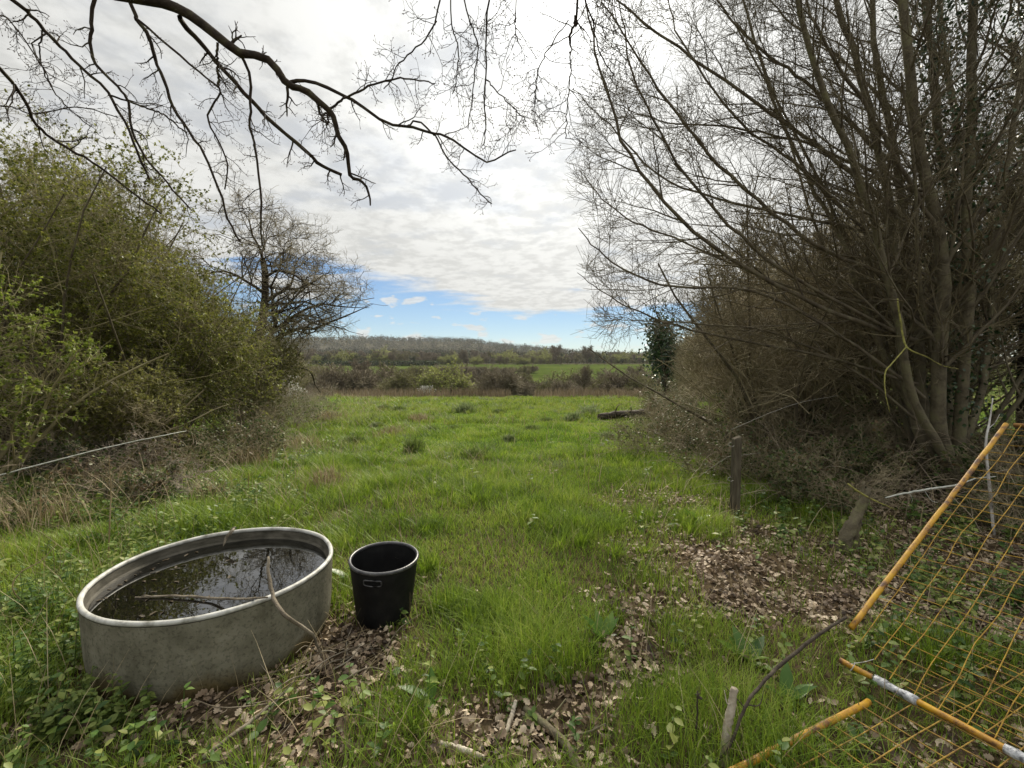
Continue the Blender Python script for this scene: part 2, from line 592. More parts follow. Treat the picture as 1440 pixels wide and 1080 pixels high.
def mat_ground():
    m, nt, N, L, out = new_mat('meadow_ground')
    tc = N.new('ShaderNodeTexCoord')

    def nz(s, d=5, r=.6):
        n = N.new('ShaderNodeTexNoise')
        n.inputs['Scale'].default_value = s
        n.inputs['Detail'].default_value = d
        n.inputs['Roughness'].default_value = r
        L.new(tc.outputs['Object'], n.inputs['Vector'])
        return n.outputs['Fac']
    soil = ramp_node(N, [(.028, .02, .012), (.065, .048, .03), (.11, .085, .05)], [.3, .5, .7])
    L.new(nz(14), soil.inputs[0])
    grass = ramp_node(N, [(.035, .06, .013), (.07, .12, .02), (.12, .18, .03)], [.3, .5, .72])
    L.new(nz(1.6), grass.inputs[0])
    far = ramp_node(N, [(.036, .052, .014), (.056, .078, .018), (.075, .098, .025)], [.35, .5, .65])
    L.new(nz(.05, 6, .7), far.inputs[0])
    wood = ramp_node(N, [(.05, .045, .03), (.075, .068, .045), (.085, .08, .045)], [.35, .5, .68])
    L.new(nz(.02, 8, .7), wood.inputs[0])
    sp = N.new('ShaderNodeSeparateXYZ')
    L.new(tc.outputs['Object'], sp.inputs[0])

    def mr(lo, hi):
        n = N.new('ShaderNodeMapRange')
        L.new(sp.outputs[1], n.inputs[0])
        n.inputs[1].default_value = lo
        n.inputs[2].default_value = hi
        return n.outputs[0]

    def mix(f, a, b):
        n = N.new('ShaderNodeMix')
        n.data_type = 'RGBA'
        L.new(f, n.inputs[0])
        L.new(a, n.inputs[6])
        L.new(b, n.inputs[7])
        return n.outputs[2]
    c = mix(mr(4, 10), soil.outputs[0], grass.outputs[0])
    c = mix(mr(95, 120), c, far.outputs[0])
    c = mix(mr(268, 300), c, wood.outputs[0])
    b = N.new('ShaderNodeBsdfPrincipled')
    b.inputs['Roughness'].default_value = 1.0
    b.inputs['Specular IOR Level'].default_value = 0.0
    L.new(c, b.inputs['Base Color'])
    bp = N.new('ShaderNodeBump')
    bp.inputs['Strength'].default_value = .6
    bp.inputs['Distance'].default_value = .03
    L.new(nz(30), bp.inputs['Height'])
    L.new(bp.outputs[0], b.inputs['Normal'])
    L.new(b.outputs[0], out.inputs[0])
    return m


# ------------------------------------------------------------------ the ground and the far ridge
def build_ground():
    ys = np.concatenate([np.arange(-14, -1, 1.0), np.arange(-1, 8, .12), np.arange(8, 30, .5), np.arange(30, 120, 2.0), np.geomspace(120, 2600, 90)])
    ts = np.linspace(-1, 1, 241)
    ts = np.sign(ts) * (np.abs(ts) ** 1.35)
    Y = np.repeat(ys[:, None], len(ts), 1)
    X = ts[None, :] * (13 + 1.5 * np.maximum(Y, 0))
    Z = gz(X, Y)
    V = np.stack([X, Y, Z], -1).reshape(-1, 3)
    i = np.arange(V.shape[0]).reshape(Y.shape)
    Q = np.stack([i[:-1, :-1], i[:-1, 1:], i[1:, 1:], i[1:, :-1]], -1).reshape(-1, 4)
    o = obj('ground', (V, [Q]), mat_ground())
    tag(o, kind='structure')


build_ground()


# ------------------------------------------------------------------ where grass and leaf litter lie
def pgw(p, q):
    Y = CAM_H * FPX / (q - HOR)
    return (p - 720) / FPX * Y, Y


LIT = [(930, 800, .4, .5, .8), (880, 870, .3, .4, .8), (1010, 850, .45, .35, .9), (1250, 820, .6, .5, .8), (780, 1030, .4, .25, .9), (880, 1040, .3, .25, .8), (950, 700, .4, .9, .4), (1060, 800, .85, .6, 1), (1150, 770, .8, .55, 1), (960, 830, .5, .45, .8), (900, 920, .3, .45, 1), (830, 1010, .38, .28, 1), (740, 1040, .45, .2, .8), (960, 1075, .2, .12, .3), (1180, 860, .5, .35, .8), (1380, 850, 1.0, .9, 1),
       (480, 930, .30, .42, 1), (270, 1000, .6, .22, .9), (1300, 1070, .6, .3, .9), (440, 1060, .45, .25, .9), (880, 715, .35, .6, .35), (770, 650, .3, .4, .3),
       (1000, 760, .6, .5, .5), (60, 960, .3, .2, .4), (140, 1000, .3, .3, .7), (600, 1010, .15, .15, .35), (640, 1060, .25, .15, .5)]
GRS = [(980, 905, .38, .16, 1), (1000, 1030, .40, .24, 1), (745, 940, .34, .26, 1.2), (1180, 735, .55, .3, .7), (1290, 1000, .30, .20, .9), (520, 1060, .22, .15, .8), (850, 880, .25, .25, .7), (1240, 940, .3, .15, .7), (700, 800, .9, .8, .5), (1120, 930, .3, .2, .5), (40, 900, .5, .6, .8)]


def blob(lst, x, y):
    v = np.zeros_like(x)
    for p, q, rx, ry, a in lst:
        cx, cy = pgw(p, q)
        d = ((x - cx) / rx) ** 2 + ((y - cy) / ry) ** 2
        v = np.maximum(v, a * np.exp(-d * .9))
    return v


def litter_at(x, y):
    n = .55 + .95 * vnoise(x, y, .33, 11)
    v = blob(LIT, x, y) * n
    v = np.maximum(v, smooth((x - (2.2 + .12 * y)) / 1.0) * .9 * smooth((12 - y) / 4))
    v = v - .9 * blob(GRS, x, y)
    return np.clip(v, 0, 1)


def grass_at(x, y):
    g = 1.0 - 1.35 * litter_at(x, y)
    g = g * (1 - .8 * smooth((-x - 2.9 - .24 * y) / 2)) * (1 - .85 * smooth((x - 2.8 - .2 * y) / 1.6))
    return np.clip(g + .04, 0, 1)


TANK_C, TANK_R = np.array([-1.67, 2.56]), .60
BUCK_C = np.array([-.795, 2.76])


def clear(x, y, pad=0.0):
    return (np.hypot(x - TANK_C[0], y - TANK_C[1]) > TANK_R - .02 + pad) & (np.hypot(x - BUCK_C[0], y - BUCK_C[1]) > .165 + pad)


def in_view(x, y, m=.35):
    return np.abs(x) < (y * 1.14 + m)


def blades(x, y, h, w, lean=.5, curl=.6, seg=3, az=None):
    n = len(x)
    z = gz(x, y)
    a = rng.uniform(0, 2 * np.pi, n) if az is None else az
    d = np.stack([np.cos(a), np.sin(a), np.zeros(n)], -1)
    s = np.stack([-np.sin(a), np.cos(a), np.zeros(n)], -1)
    ln = np.abs(rng.normal(lean, lean * .5, n)) * h
    P = []
    for k in range(seg + 1):
        t = k / seg
        c = np.stack([x, y, z - .01], -1) + d * (ln * (t * (1 - curl) + curl * t * t))[:, None] + np.array([0, 0, 1]) * (h * (t - .25 * curl * t ** 3))[:, None]
        P.append(c)
    V = np.zeros((n, 2 * seg + 1, 3))
    for k in range(seg):
        ww = (w * (1 - .65 * (k / seg) ** 1.5))[:, None] * .5
        V[:, 2 * k] = P[k] - s * ww
        V[:, 2 * k + 1] = P[k] + s * ww
    V[:, 2 * seg] = P[seg]
    off = (np.arange(n) * (2 * seg + 1))[:, None, None]
    q = np.array([[2 * k, 2 * k + 1, 2 * k + 3, 2 * k + 2] for k in range(seg - 1)])
    t = np.array([[2 * seg - 2, 2 * seg - 1, 2 * seg]])
    return V.reshape(-1, 3), [(q[None] + off).reshape(-1, 4), (t[None] + off).reshape(-1, 3)]


def height_field(x, y):
    tuft = smooth((vnoise(x, y, .42, 21) - .42) / .4)
    big = smooth((vnoise(x, y, 1.5, 22) - .4) / .4)
    return .07 + .10 * tuft * (.5 + .5 * big) + .06 * big + .17 * blob([(745, 940, .34, .22, 1), (1000, 1030, .3, .2, .6), (520, 1060, .2, .15, .6), (860, 890, .2, .2, .6), (985, 740, .25, .25, .8)], x, y)


def build_grass():
    G = []
    GF = []
    # rows of distance: (y0, y1, blades per m2, width m, height factor)
    for y0, y1, dens, w, hf, seg in [(1.2, 2.6, 5200, .0034, 1, 3), (2.6, 4.5, 4600, .0046, 1.05, 3), (4.5, 8, 2300, .0068, 1.1, 2), (8, 15, 700, .012, 1.15, 2), (15, 28, 170, .02, 1.1, 2), (28, 57, 55, .04, 1.25, 2)]:
        xl = y1 * 1.14 + .4
        n = int(dens * 2 * xl * (y1 - y0))
        x = rng.uniform(-xl, xl, n)
        y = rng.uniform(y0, y1, n)
        h0 = height_field(x, y)
        m = in_view(x, y) & clear(x, y) & (rng.random(n) < grass_at(x, y) * (.55 + .45 * np.clip(h0 / .13, 0, 1)))
        x, y, h0 = x[m], y[m], h0[m]
        h = h0 * rng.uniform(.55, 1.25, len(x)) * hf * (1.25 if y0 > 8 else 1.15)
        g = blades(x, y, h, w * rng.uniform(.6, 1.3, len(x)), .6, .7, seg)
        (G if y1 <= 15 else GF).append(g)
    # denser tufts whose blades fan outwards
    for y0, y1, dens, per, w, hh in [(1.25, 3, 11, 130, .0036, .2), (3, 6, 11, 95, .0052, .2), (6, 11, 6, 64, .008, .21), (11, 22, 1.5, 44, .017, .27), (22, 52, .3, 40, .038, .4)]:
        xl = y1 * 1.14 + .4
        n = int(dens * 2 * xl * (y1 - y0))
        cx, cy = rng.uniform(-xl, xl, n), rng.uniform(y0, y1, n)
        k = in_view(cx, cy) & clear(cx, cy, .08) & (rng.random(n) < grass_at(cx, cy) ** 1.5) & (vnoise(cx, cy, 1.1 + .05 * y0, 23) > .36)
        cx, cy = cx[k], cy[k]
        n = len(cx)
        sz = np.repeat(rng.uniform(.5, 1.35, n), per)
        az = rng.uniform(0, 6.283, n * per)
        rr = np.abs(rng.normal(0, .055, n * per)) * sz * hh / .19
        x, y = np.repeat(cx, per) + np.cos(az) * rr, np.repeat(cy, per) + np.sin(az) * rr
        az = az + rng.normal(0, .5, n * per)
        k = clear(x, y, .0)
        h = (hh * sz * rng.uniform(.5, 1.15, n * per))[k]
        g = blades(x[k], y[k], h, w * rng.uniform(.6, 1.3, len(h)), .55, .8, 3 if y0 < 6 else 2, az[k])
        (G if y1 <= 15 else GF).append(g)
    o = obj('meadow_grass', join(*G), M['grass'])
    tag(o, 'short green meadow grass growing in tufts across the near field', 'grass', kind='stuff')
    o = obj('far_meadow_grass', join(*GF), M['grass_far'])
    tag(o, 'green grass of the farther field running up to the brown weeds', 'grass', kind='stuff')
    PT = []
    for y0, y1, n, per, w, hh in [(5, 12, 46, 70, .006, .22), (12, 26, 60, 60, .014, .28), (26, 54, 90, 50, .034, .42)]:
        cx, cy = rng.uniform(-y1 * .62, y1 * .32, n), rng.uniform(y0, y1, n)
        k = (vnoise(cx, cy, 4, 25) > .42) & (grass_at(cx, cy) > .5)
        cx, cy = np.repeat(cx[k], per), np.repeat(cy[k], per)
        m = len(cx)
        az = rng.uniform(0, 6.283, m)
        rr = np.abs(rng.normal(0, hh * .7, m)) * np.repeat(rng.uniform(.5, 1.6, m // per), per)
        PT.append(blades(cx + np.cos(az) * rr, cy + np.sin(az) * rr * .7, hh * rng.uniform(.4, 1.1, m), w * rng.uniform(.6, 1.3, m), .8, .7, 2, az))
    o = obj('pale_rough_grass', join(*PT), M['tussock_grey'])
    tag(o, 'pale grey green rough grass in patches over the meadow', 'grass', kind='stuff')
    # straw among it
    S = []
    for y0, y1, dens, w in [(1.2, 4, 130, .003), (4, 10, 70, .006), (10, 30, 10, .014), (30, 58, 3, .03)]:
        xl = y1 * 1.14 + .4
        n = int(dens * 2 * xl * (y1 - y0))
        x = rng.uniform(-xl, xl, n)
        y = rng.uniform(y0, y1, n)
        dry = .30 + 4.5 * smooth((-x - .9 - .22 * y) / 1.5) * smooth((vnoise(x, y, .9, 31) - .3) / .3) + .5 * smooth((vnoise(x, y, .7, 32) - .6) / .2) + .5 * smooth((x - 1.6 - .18 * y) / 1)
        m = in_view(x, y) & clear(x, y) & (rng.random(n) < dry)
        x, y = x[m], y[m]
        h = rng.uniform(.10, .42, len(x)) * (1 + .5 * smooth((-x - .9 - .22 * y) / 1.5))
        S.append(blades(x, y, h, w * rng.uniform(.6, 1.3, len(x)), .7, .5, 3))
    # the brown weed strip at the far edge of the field
    n = 16000
    x = rng.uniform(-55, 30, n)
    y = rng.uniform(50, 62, n)
    m = (x < .26 * y + 3) & (vnoise(x, y, 5, 41) > .3)
    x, y = x[m], y[m]
    Wd = blades(x, y, rng.uniform(.5, 1.5, len(x)), rng.uniform(.03, .07, len(x)), .3, .4, 2)
    o = obj('dry_grass', join(*S), M['straw'])
    tag(o, 'pale dry grass stalks scattered through the green sward', 'dry grass', kind='stuff')
    o = obj('brown_weeds', Wd, M['weedbrown'])
    tag(o, 'strip of dead brown weeds along the far edge of the field', 'dead weeds', kind='stuff')


M['weedbrown'] = mat_leaf('dead_brown_weeds', [(.10, .075, .045), (.17, .13, .085), (.24, .185, .125)], .2, .7, .2)
build_grass()


def build_litter():
    O = []
    for y0, y1, dens, sc in [(1.2, 3, 2600, 1), (3, 5.5, 1700, 1.05), (5.5, 11, 420, 1.3)]:
        xl = y1 * 1.14 + .4
        n = int(dens * 2 * xl * (y1 - y0))
        x = rng.uniform(-xl, xl, n)
        y = rng.uniform(y0, y1, n)
        m = in_view(x, y) & clear(x, y) & (rng.random(n) < .06 * (y < 3.2) + litter_at(x, y))
        x, y = x[m], y[m]
        n = len(x)
        a = rng.uniform(0, 2 * np.pi, n)
        D = np.stack([np.cos(a), np.sin(a), rng.normal(0, .3, n)], -1)
        Nn = np.stack([rng.normal(0, .7, n), rng.normal(0, .7, n), np.ones(n) * np.where(rng.random(n) < .5, 1, -1)], -1)
        p = np.stack([x, y, gz(x, y) + rng.uniform(.004, .035, n)], -1)
        s = (.014 + .042 * rng.random(n) ** 1.8) * sc
        O.append(scatter(OAKLEAF, p, D, Nn, s, s * rng.uniform(.55, .8, n)))
    o = obj('leaf_litter', join(*O), M['litter'], smooth_sh=True)
    tag(o, 'brown fallen oak leaves lying over bare soil', 'leaf litter', kind='stuff')


build_litter()


def weed_geo(x, y, hmin, hmax, leaf, nl):
    """small upright leafy weeds: whorls of leaves on a short stem"""
    n = len(x)
    z = gz(x, y)
    h = rng.uniform(hmin, hmax, n)
    lean = rng.normal(0, .18, (n, 2))
    k = np.arange(nl)[None, :]
    t = np.clip((k // 2 + .6) / (nl / 2) + rng.normal(0, .05, (n, nl)), .05, 1.02)
    o = np.stack([x[:, None] + lean[:, :1] * h[:, None] * t, y[:, None] + lean[:, 1:] * h[:, None] * t, z[:, None] + h[:, None] * t], -1)
    a = rng.uniform(0, 6.28, n)[:, None] + k * 1.9 + rng.normal(0, .4, (n, nl))
    D = np.stack([np.cos(a), np.sin(a), rng.normal(.15, .3, (n, nl))], -1)
    Nn = np.stack([rng.normal(0, .3, (n, nl)), rng.normal(0, .3, (n, nl)), np.ones((n, nl))], -1)
    s = leaf * rng.uniform(.6, 1.3, (n, nl)) * (1.15 - .5 * t)
    g = scatter(LEAF8, o.reshape(-1, 3), D.reshape(-1, 3), Nn.reshape(-1, 3), s.ravel(), s.ravel() * .62)
    top = np.stack([x + lean[:, 0] * h, y + lean[:, 1] * h, z + h], -1)
    base = np.stack([x, y, z - .01], -1)
    P = np.stack([base, (base + top) / 2, top], 1)
    return join(g, tubes(P, np.full((n, 3), .0018), 3))


def build_weeds():
    W = []
    for y0, y1, dens, leaf, nl in [(1.2, 3, 190, .05, 10), (3, 6, 110, .06, 8), (6, 11, 40, .09, 8)]:
        xl = y1 * 1.14 + .4
        n = int(dens * 2 * xl * (y1 - y0))
        x = rng.uniform(-xl, xl, n)
        y = rng.uniform(y0, y1, n)
        left = smooth((-x - .75 - .28 * y) / .9)
        right = smooth((x - 1.6 - .15 * y) / 1.0) * .5
        d = (left + right) * smooth((vnoise(x, y, .5, 51) - .25) / .3) + .006 + .04 * (y < 2.6)
        d = d * (1 - np.clip(1.3 * blob([(270, 985, .62, .22, 1), (110, 960, .25, .2, .8), (470, 920, .25, .3, 1)], x, y), 0, 1))
        d = d + .5 * blob([(420, 1050, .35, .15, .6), (600, 960, .2, .2, .5), (1120, 760, .4, .3, .7), (1340, 980, .4, .3, .6)], x, y)
        m = in_view(x, y) & clear(x, y, .01) & (rng.random(n) < d)
        x, y = x[m], y[m]
        W.append(weed_geo(x, y, .05, .26, leaf, nl))
    o = obj('ground_weeds', join(*W), M['weed'])
    tag(o, 'low nettles and other green weeds under the hedges', 'weeds', kind='stuff')


build_weeds()


# ------------------------------------------------------------------ trees and bushes
def stems(base, n, length, spread, r0, K=9, noise=.10, trop=(0, 0, .03), br=.12, azc=None, azw=np.pi):
    a = rng.uniform(0, 2 * np.pi, n) if azc is None else rng.uniform(azc - azw, azc + azw, n)
    el = rng.uniform(spread[0], spread[1], n)
    d = np.stack([np.sin(el) * np.cos(a), np.sin(el) * np.sin(a), np.cos(el)], -1)
    P = np.zeros((n, K, 3))
    P[:, 0] = np.asarray(base)[None] + np.stack([np.cos(a), np.sin(a), np.zeros(n)], -1) * rng.uniform(0, br, (n, 1)) - [0, 0, .08]
    L = length * rng.uniform(.7, 1.1, n)
    for k in range(1, K):
        d = norm(d + noise * rng.normal(size=(n, 3)) + np.array(trop)[None])
        P[:, k] = P[:, k - 1] + d * (L / (K - 1))[:, None]
    RR = (r0 * rng.uniform(.6, 1.1, n))[:, None] * np.linspace(1, .25, K)[None] ** .8
    return P, RR


def ellip(c, r, ground=None):
    c, r = np.asarray(c, float), np.asarray(r, float)

    def f(p):
        q = (p - c) / r
        d = np.linalg.norm(q, axis=-1)
        return (d < .88 + .28 * vnoise(p[..., 0] + p[..., 2] * .7, p[..., 1] + p[..., 2], .9, 61)) & (p[..., 2] > c[2] - r[2] + .02)
    return f


def bush(name, label, cat, loc, h, rad, group=None, n=10, mats=('twig', 'twig', None), leaf=(.022, .016), per=0, dens=(9, 8, 6), tw=.0022, lt=LEAF4, spread=(.1, 1.0), squash=1.0, r0=.03, trop=.02, azc=None, canes=0):
    """many-stemmed bush: stems, branches, twigs, leaves"""
    loc = np.asarray(loc, float)
    t = thing(name, label, cat, loc, group)
    keep = ellip(loc + [0, 0, h * .5], (rad, rad * squash, h * .56))
    P0, R0 = stems(loc, n, h * .95, spread, r0, trop=(0, 0, trop), azc=azc, br=rad * .25)
    P1, R1 = grow(P0, R0, dens[0], (.15, 1), (25, 65), (.35 * h, .55 * h), 6, .16, (0, 0, .02), .6, .3, .004, .45, keep=keep)
    P2, R2 = grow(P1, R1, dens[1], (.1, 1), (25, 70), (.12 * h, .26 * h), 5, .2, (0, 0, .01), .6, .35, tw * 1.3, .4, keep=keep)
    P3, R3 = grow(P2, R2, dens[2], (.1, 1), (30, 70), (.05 * h, .12 * h), 3, .2, (0, 0, 0), .7, .5, tw, .3)
    obj('stems', tubes(P0, R0, 7), M[mats[0]], t)
    obj('branches', join(tubes(P1, R1, 4), tubes(P2, R2, 3)), M[mats[1]], t)
    obj('twigs', tubes(P3, R3, 3), M[mats[1]], t)
    if canes:
        a = rng.uniform(0, 6.283, canes)
        b0 = loc + np.stack([np.cos(a), np.sin(a), np.zeros(canes)], -1) * rng.uniform(.1, rad * 1.1, (canes, 1))
        Pc, Rc = stems(loc, canes, h * 1.5, (.2, 1.3), .0042, 12, .12, (0, 0, -.12), br=rad * .9)
        Pd, Rd = grow(Pc, Rc, 3, (.2, .9), (20, 60), (.2, .6), 6, .15, (0, 0, -.04), .7, .5, .002, .3)
        obj('canes', join(tubes(Pc, Rc, 5), tubes(Pd, Rd, 4)), M['cane'], t)
    if per:
        g = join(leaves_on(P3, per, leaf[0], leaf[1], tmpl=lt, clump=.7), leaves_on(P2, per, leaf[0], leaf[1], tmpl=lt, clump=.7))
        obj('foliage', g, M[mats[2]], t)
    return t


def on(x, y, dz=0.0):
    return np.array([x, y, float(gz(x, y)) + dz])


def build_left_side():
    G = 'hawthorn bushes of the left-hand hedge'
    bush('hawthorn_bush', 'large leafy green hawthorn bush at the left edge of the picture', 'bush', on(-8.4, 7.4), 5.7, 2.9, G, 20, ('bark', 'twig_olive', 'haw'), (.038, .03), 15, (13, 10, 7), .0028)
    bush('hawthorn_bush', 'rounded green hawthorn bush whose right side slopes down to the meadow', 'bush', on(-6.95, 8.8), 4.3, 2.2, G, 20, ('bark', 'twig_olive', 'haw'), (.038, .03), 15, (13, 10, 7), .003)
    bush('hawthorn_bush', 'tall olive green hawthorn rising behind the leafy bushes, highest of them', 'bush', on(-10.0, 11), 6.9, 3.1, G, 20, ('bark', 'twig_olive', 'haw_dull'), (.048, .038), 12, (13, 10, 7), .004)
    bush('hawthorn_bush', 'smaller brownish green bush at the meadow end of the left-hand hedge', 'bush', on(-7.3, 12.2), 3.5, 1.7, G, 18, ('bark', 'twig_olive', 'haw_dull'), (.042, .032), 10, (13, 10, 6), .0035)
    bush('hawthorn_bush', 'low bush with bright yellow green sprays nearest the camera on the left', 'bush', on(-6.0, 4.9), 2.7, 1.25, G, 11, ('twig_olive', 'twig_olive', 'haw_bright'), (.034, .028), 12, (8, 7, 5), .0022)
    bush('undergrowth_bush', 'dark green undergrowth below the hawthorns behind the pale rope', 'bush', on(-6.2, 6.6), 1.9, 1.5, None, 16, ('twig', 'twig', 'haw_dull'), (.04, .03), 7, (9, 8, 6), .0025)
    # brambles and thorn scrub along the foot of the hedge
    G = 'bramble tangles along the left-hand hedge'
    for i, (x, y, h, r, lab) in enumerate([
            (-4.7, 7.6, 1.05, 1.1, 'grey brown bramble tangle at the foot of the rounded hawthorn'),
            (-5.2, 5.9, .8, .9, 'low bramble tangle just below the middle of the pale rope'),
            (-6.2, 10.5, 1.25, 1.3, 'taller bramble tangle where the left hedge meets the meadow grass'),
            (-7.2, 14.5, 1.3, 1.6, 'bramble tangle beyond the smaller brownish bush on the left'),
            (-9.2, 19, 1.6, 2.2, 'wide grey bramble tangle reaching into the meadow on the left'),
            (-4.1, 5.2, .55, .9, 'low dry bramble tangle between the rope and the trough'),
            (-4.9, 4.5, .6, .9, 'low dry bramble tangle nearest the camera at the left edge'),
            (-11.5, 24, 1.8, 2.6, 'bramble tangle on the left below the far end of the hedge')]):
        bush('bramble_thicket', lab, 'brambles', on(x, y), h, r, G, 22, ('twig_grey' if i % 2 else 'twig', 'twig_grey' if i % 2 else 'twig', 'bramble'), (.045, .035), 1, (7, 6, 3), .0025, spread=(.4, 1.3), r0=.008, trop=-.05, canes=24)
    G = 'thorn scrub farther along the left-hand hedge'
    for x, y, h, r, lab, mt, per in [
            (-12, 18, 3.2, 2.2, 'brown thorn scrub behind the bare oak on the left', 'twig', 0),
            (-14, 25, 3.6, 2.6, 'purplish brown thorn scrub past the oak on the left', 'twig_grey', 0),
            (-17.5, 33, 4.0, 3.0, 'distant thorn scrub on the left just short of the weed strip', 'twig', 0),
            (-21.5, 42, 4.2, 3.4, 'farthest thorn scrub of the left-hand hedge', 'twig_olive', 0)]:
        bush('thorn_scrub', lab, 'bush', on(x, y), h, r, G, 14, (mt, mt, 'haw_dull'), (.05, .04), per, (9, 8, 5), .005)
    # bare crooked oak behind
    oak('bare_oak', 'bare crooked oak spreading over the end of the left hedge', on(-7.9, 14.0), 8.6, 3.7, .17)
    oak('bare_oak', 'second bare tree rising behind the tall olive hawthorn on the far left', on(-14.5, 14.5), 9.6, 4.0, .18)


def oak(name, label, loc, h, rad, r0, per=0, group=None, tw=.006):
    t = thing(name, label, 'tree', loc, group)
    loc = np.asarray(loc)
    keep = ellip(loc + [0, 0, h * .62], (rad * 1.05, rad * 1.05, h * .42))
    K = 10
    P0 = np.zeros((1, K, 3))
    P0[0] = loc + np.linspace(0, 1, K)[:, None] * np.array([.3, .1, h * .62]) + rng.normal(0, .07, (K, 3)) * np.linspace(0, 1, K)[:, None]
    P0[0, 0, 2] -= .15
    R0 = (r0 * np.linspace(1.25, .45, K) ** 1.0)[None]
    P1, R1 = grow(P0, R0, 17, (.24, 1), (45, 88), (rad * .85, rad * 1.25), 9, .26, (0, 0, .03), .5, .10, .008, .35)
    P2, R2 = grow(P1, R1, 11, (.15, 1), (35, 80), (rad * .3, rad * .6), 7, .30, (0, 0, .02), .6, .3, .01, .4, keep=keep)
    P3, R3 = grow(P2, R2, 9, (.15, 1), (30, 80), (rad * .12, rad * .26), 5, .34, (0, 0, .02), .6, .35, tw, .4, keep=keep)
    P4, R4 = grow(P3, R3, 7, (.2, 1), (30, 75), (rad * .05, rad * .11), 4, .3, (0, 0, 0), .7, .5, tw * .8, .3)
    obj('trunk', tubes(P0, R0, 12, rough=.15), M['oakbark'], t)
    obj('limbs', tubes(P1, R1, 7, rough=.15), M['oakbark'], t)
    obj('branches', join(tubes(P2, R2, 5), tubes(P3, R3, 4)), M['oakbark'], t)
    obj('twigs', tubes(P4, R4, 3), M['twig'], t)
    if per:
        obj('foliage', leaves_on(P4, per, .05, .04), M['haw_dull'], t)
    return t


build_left_side()


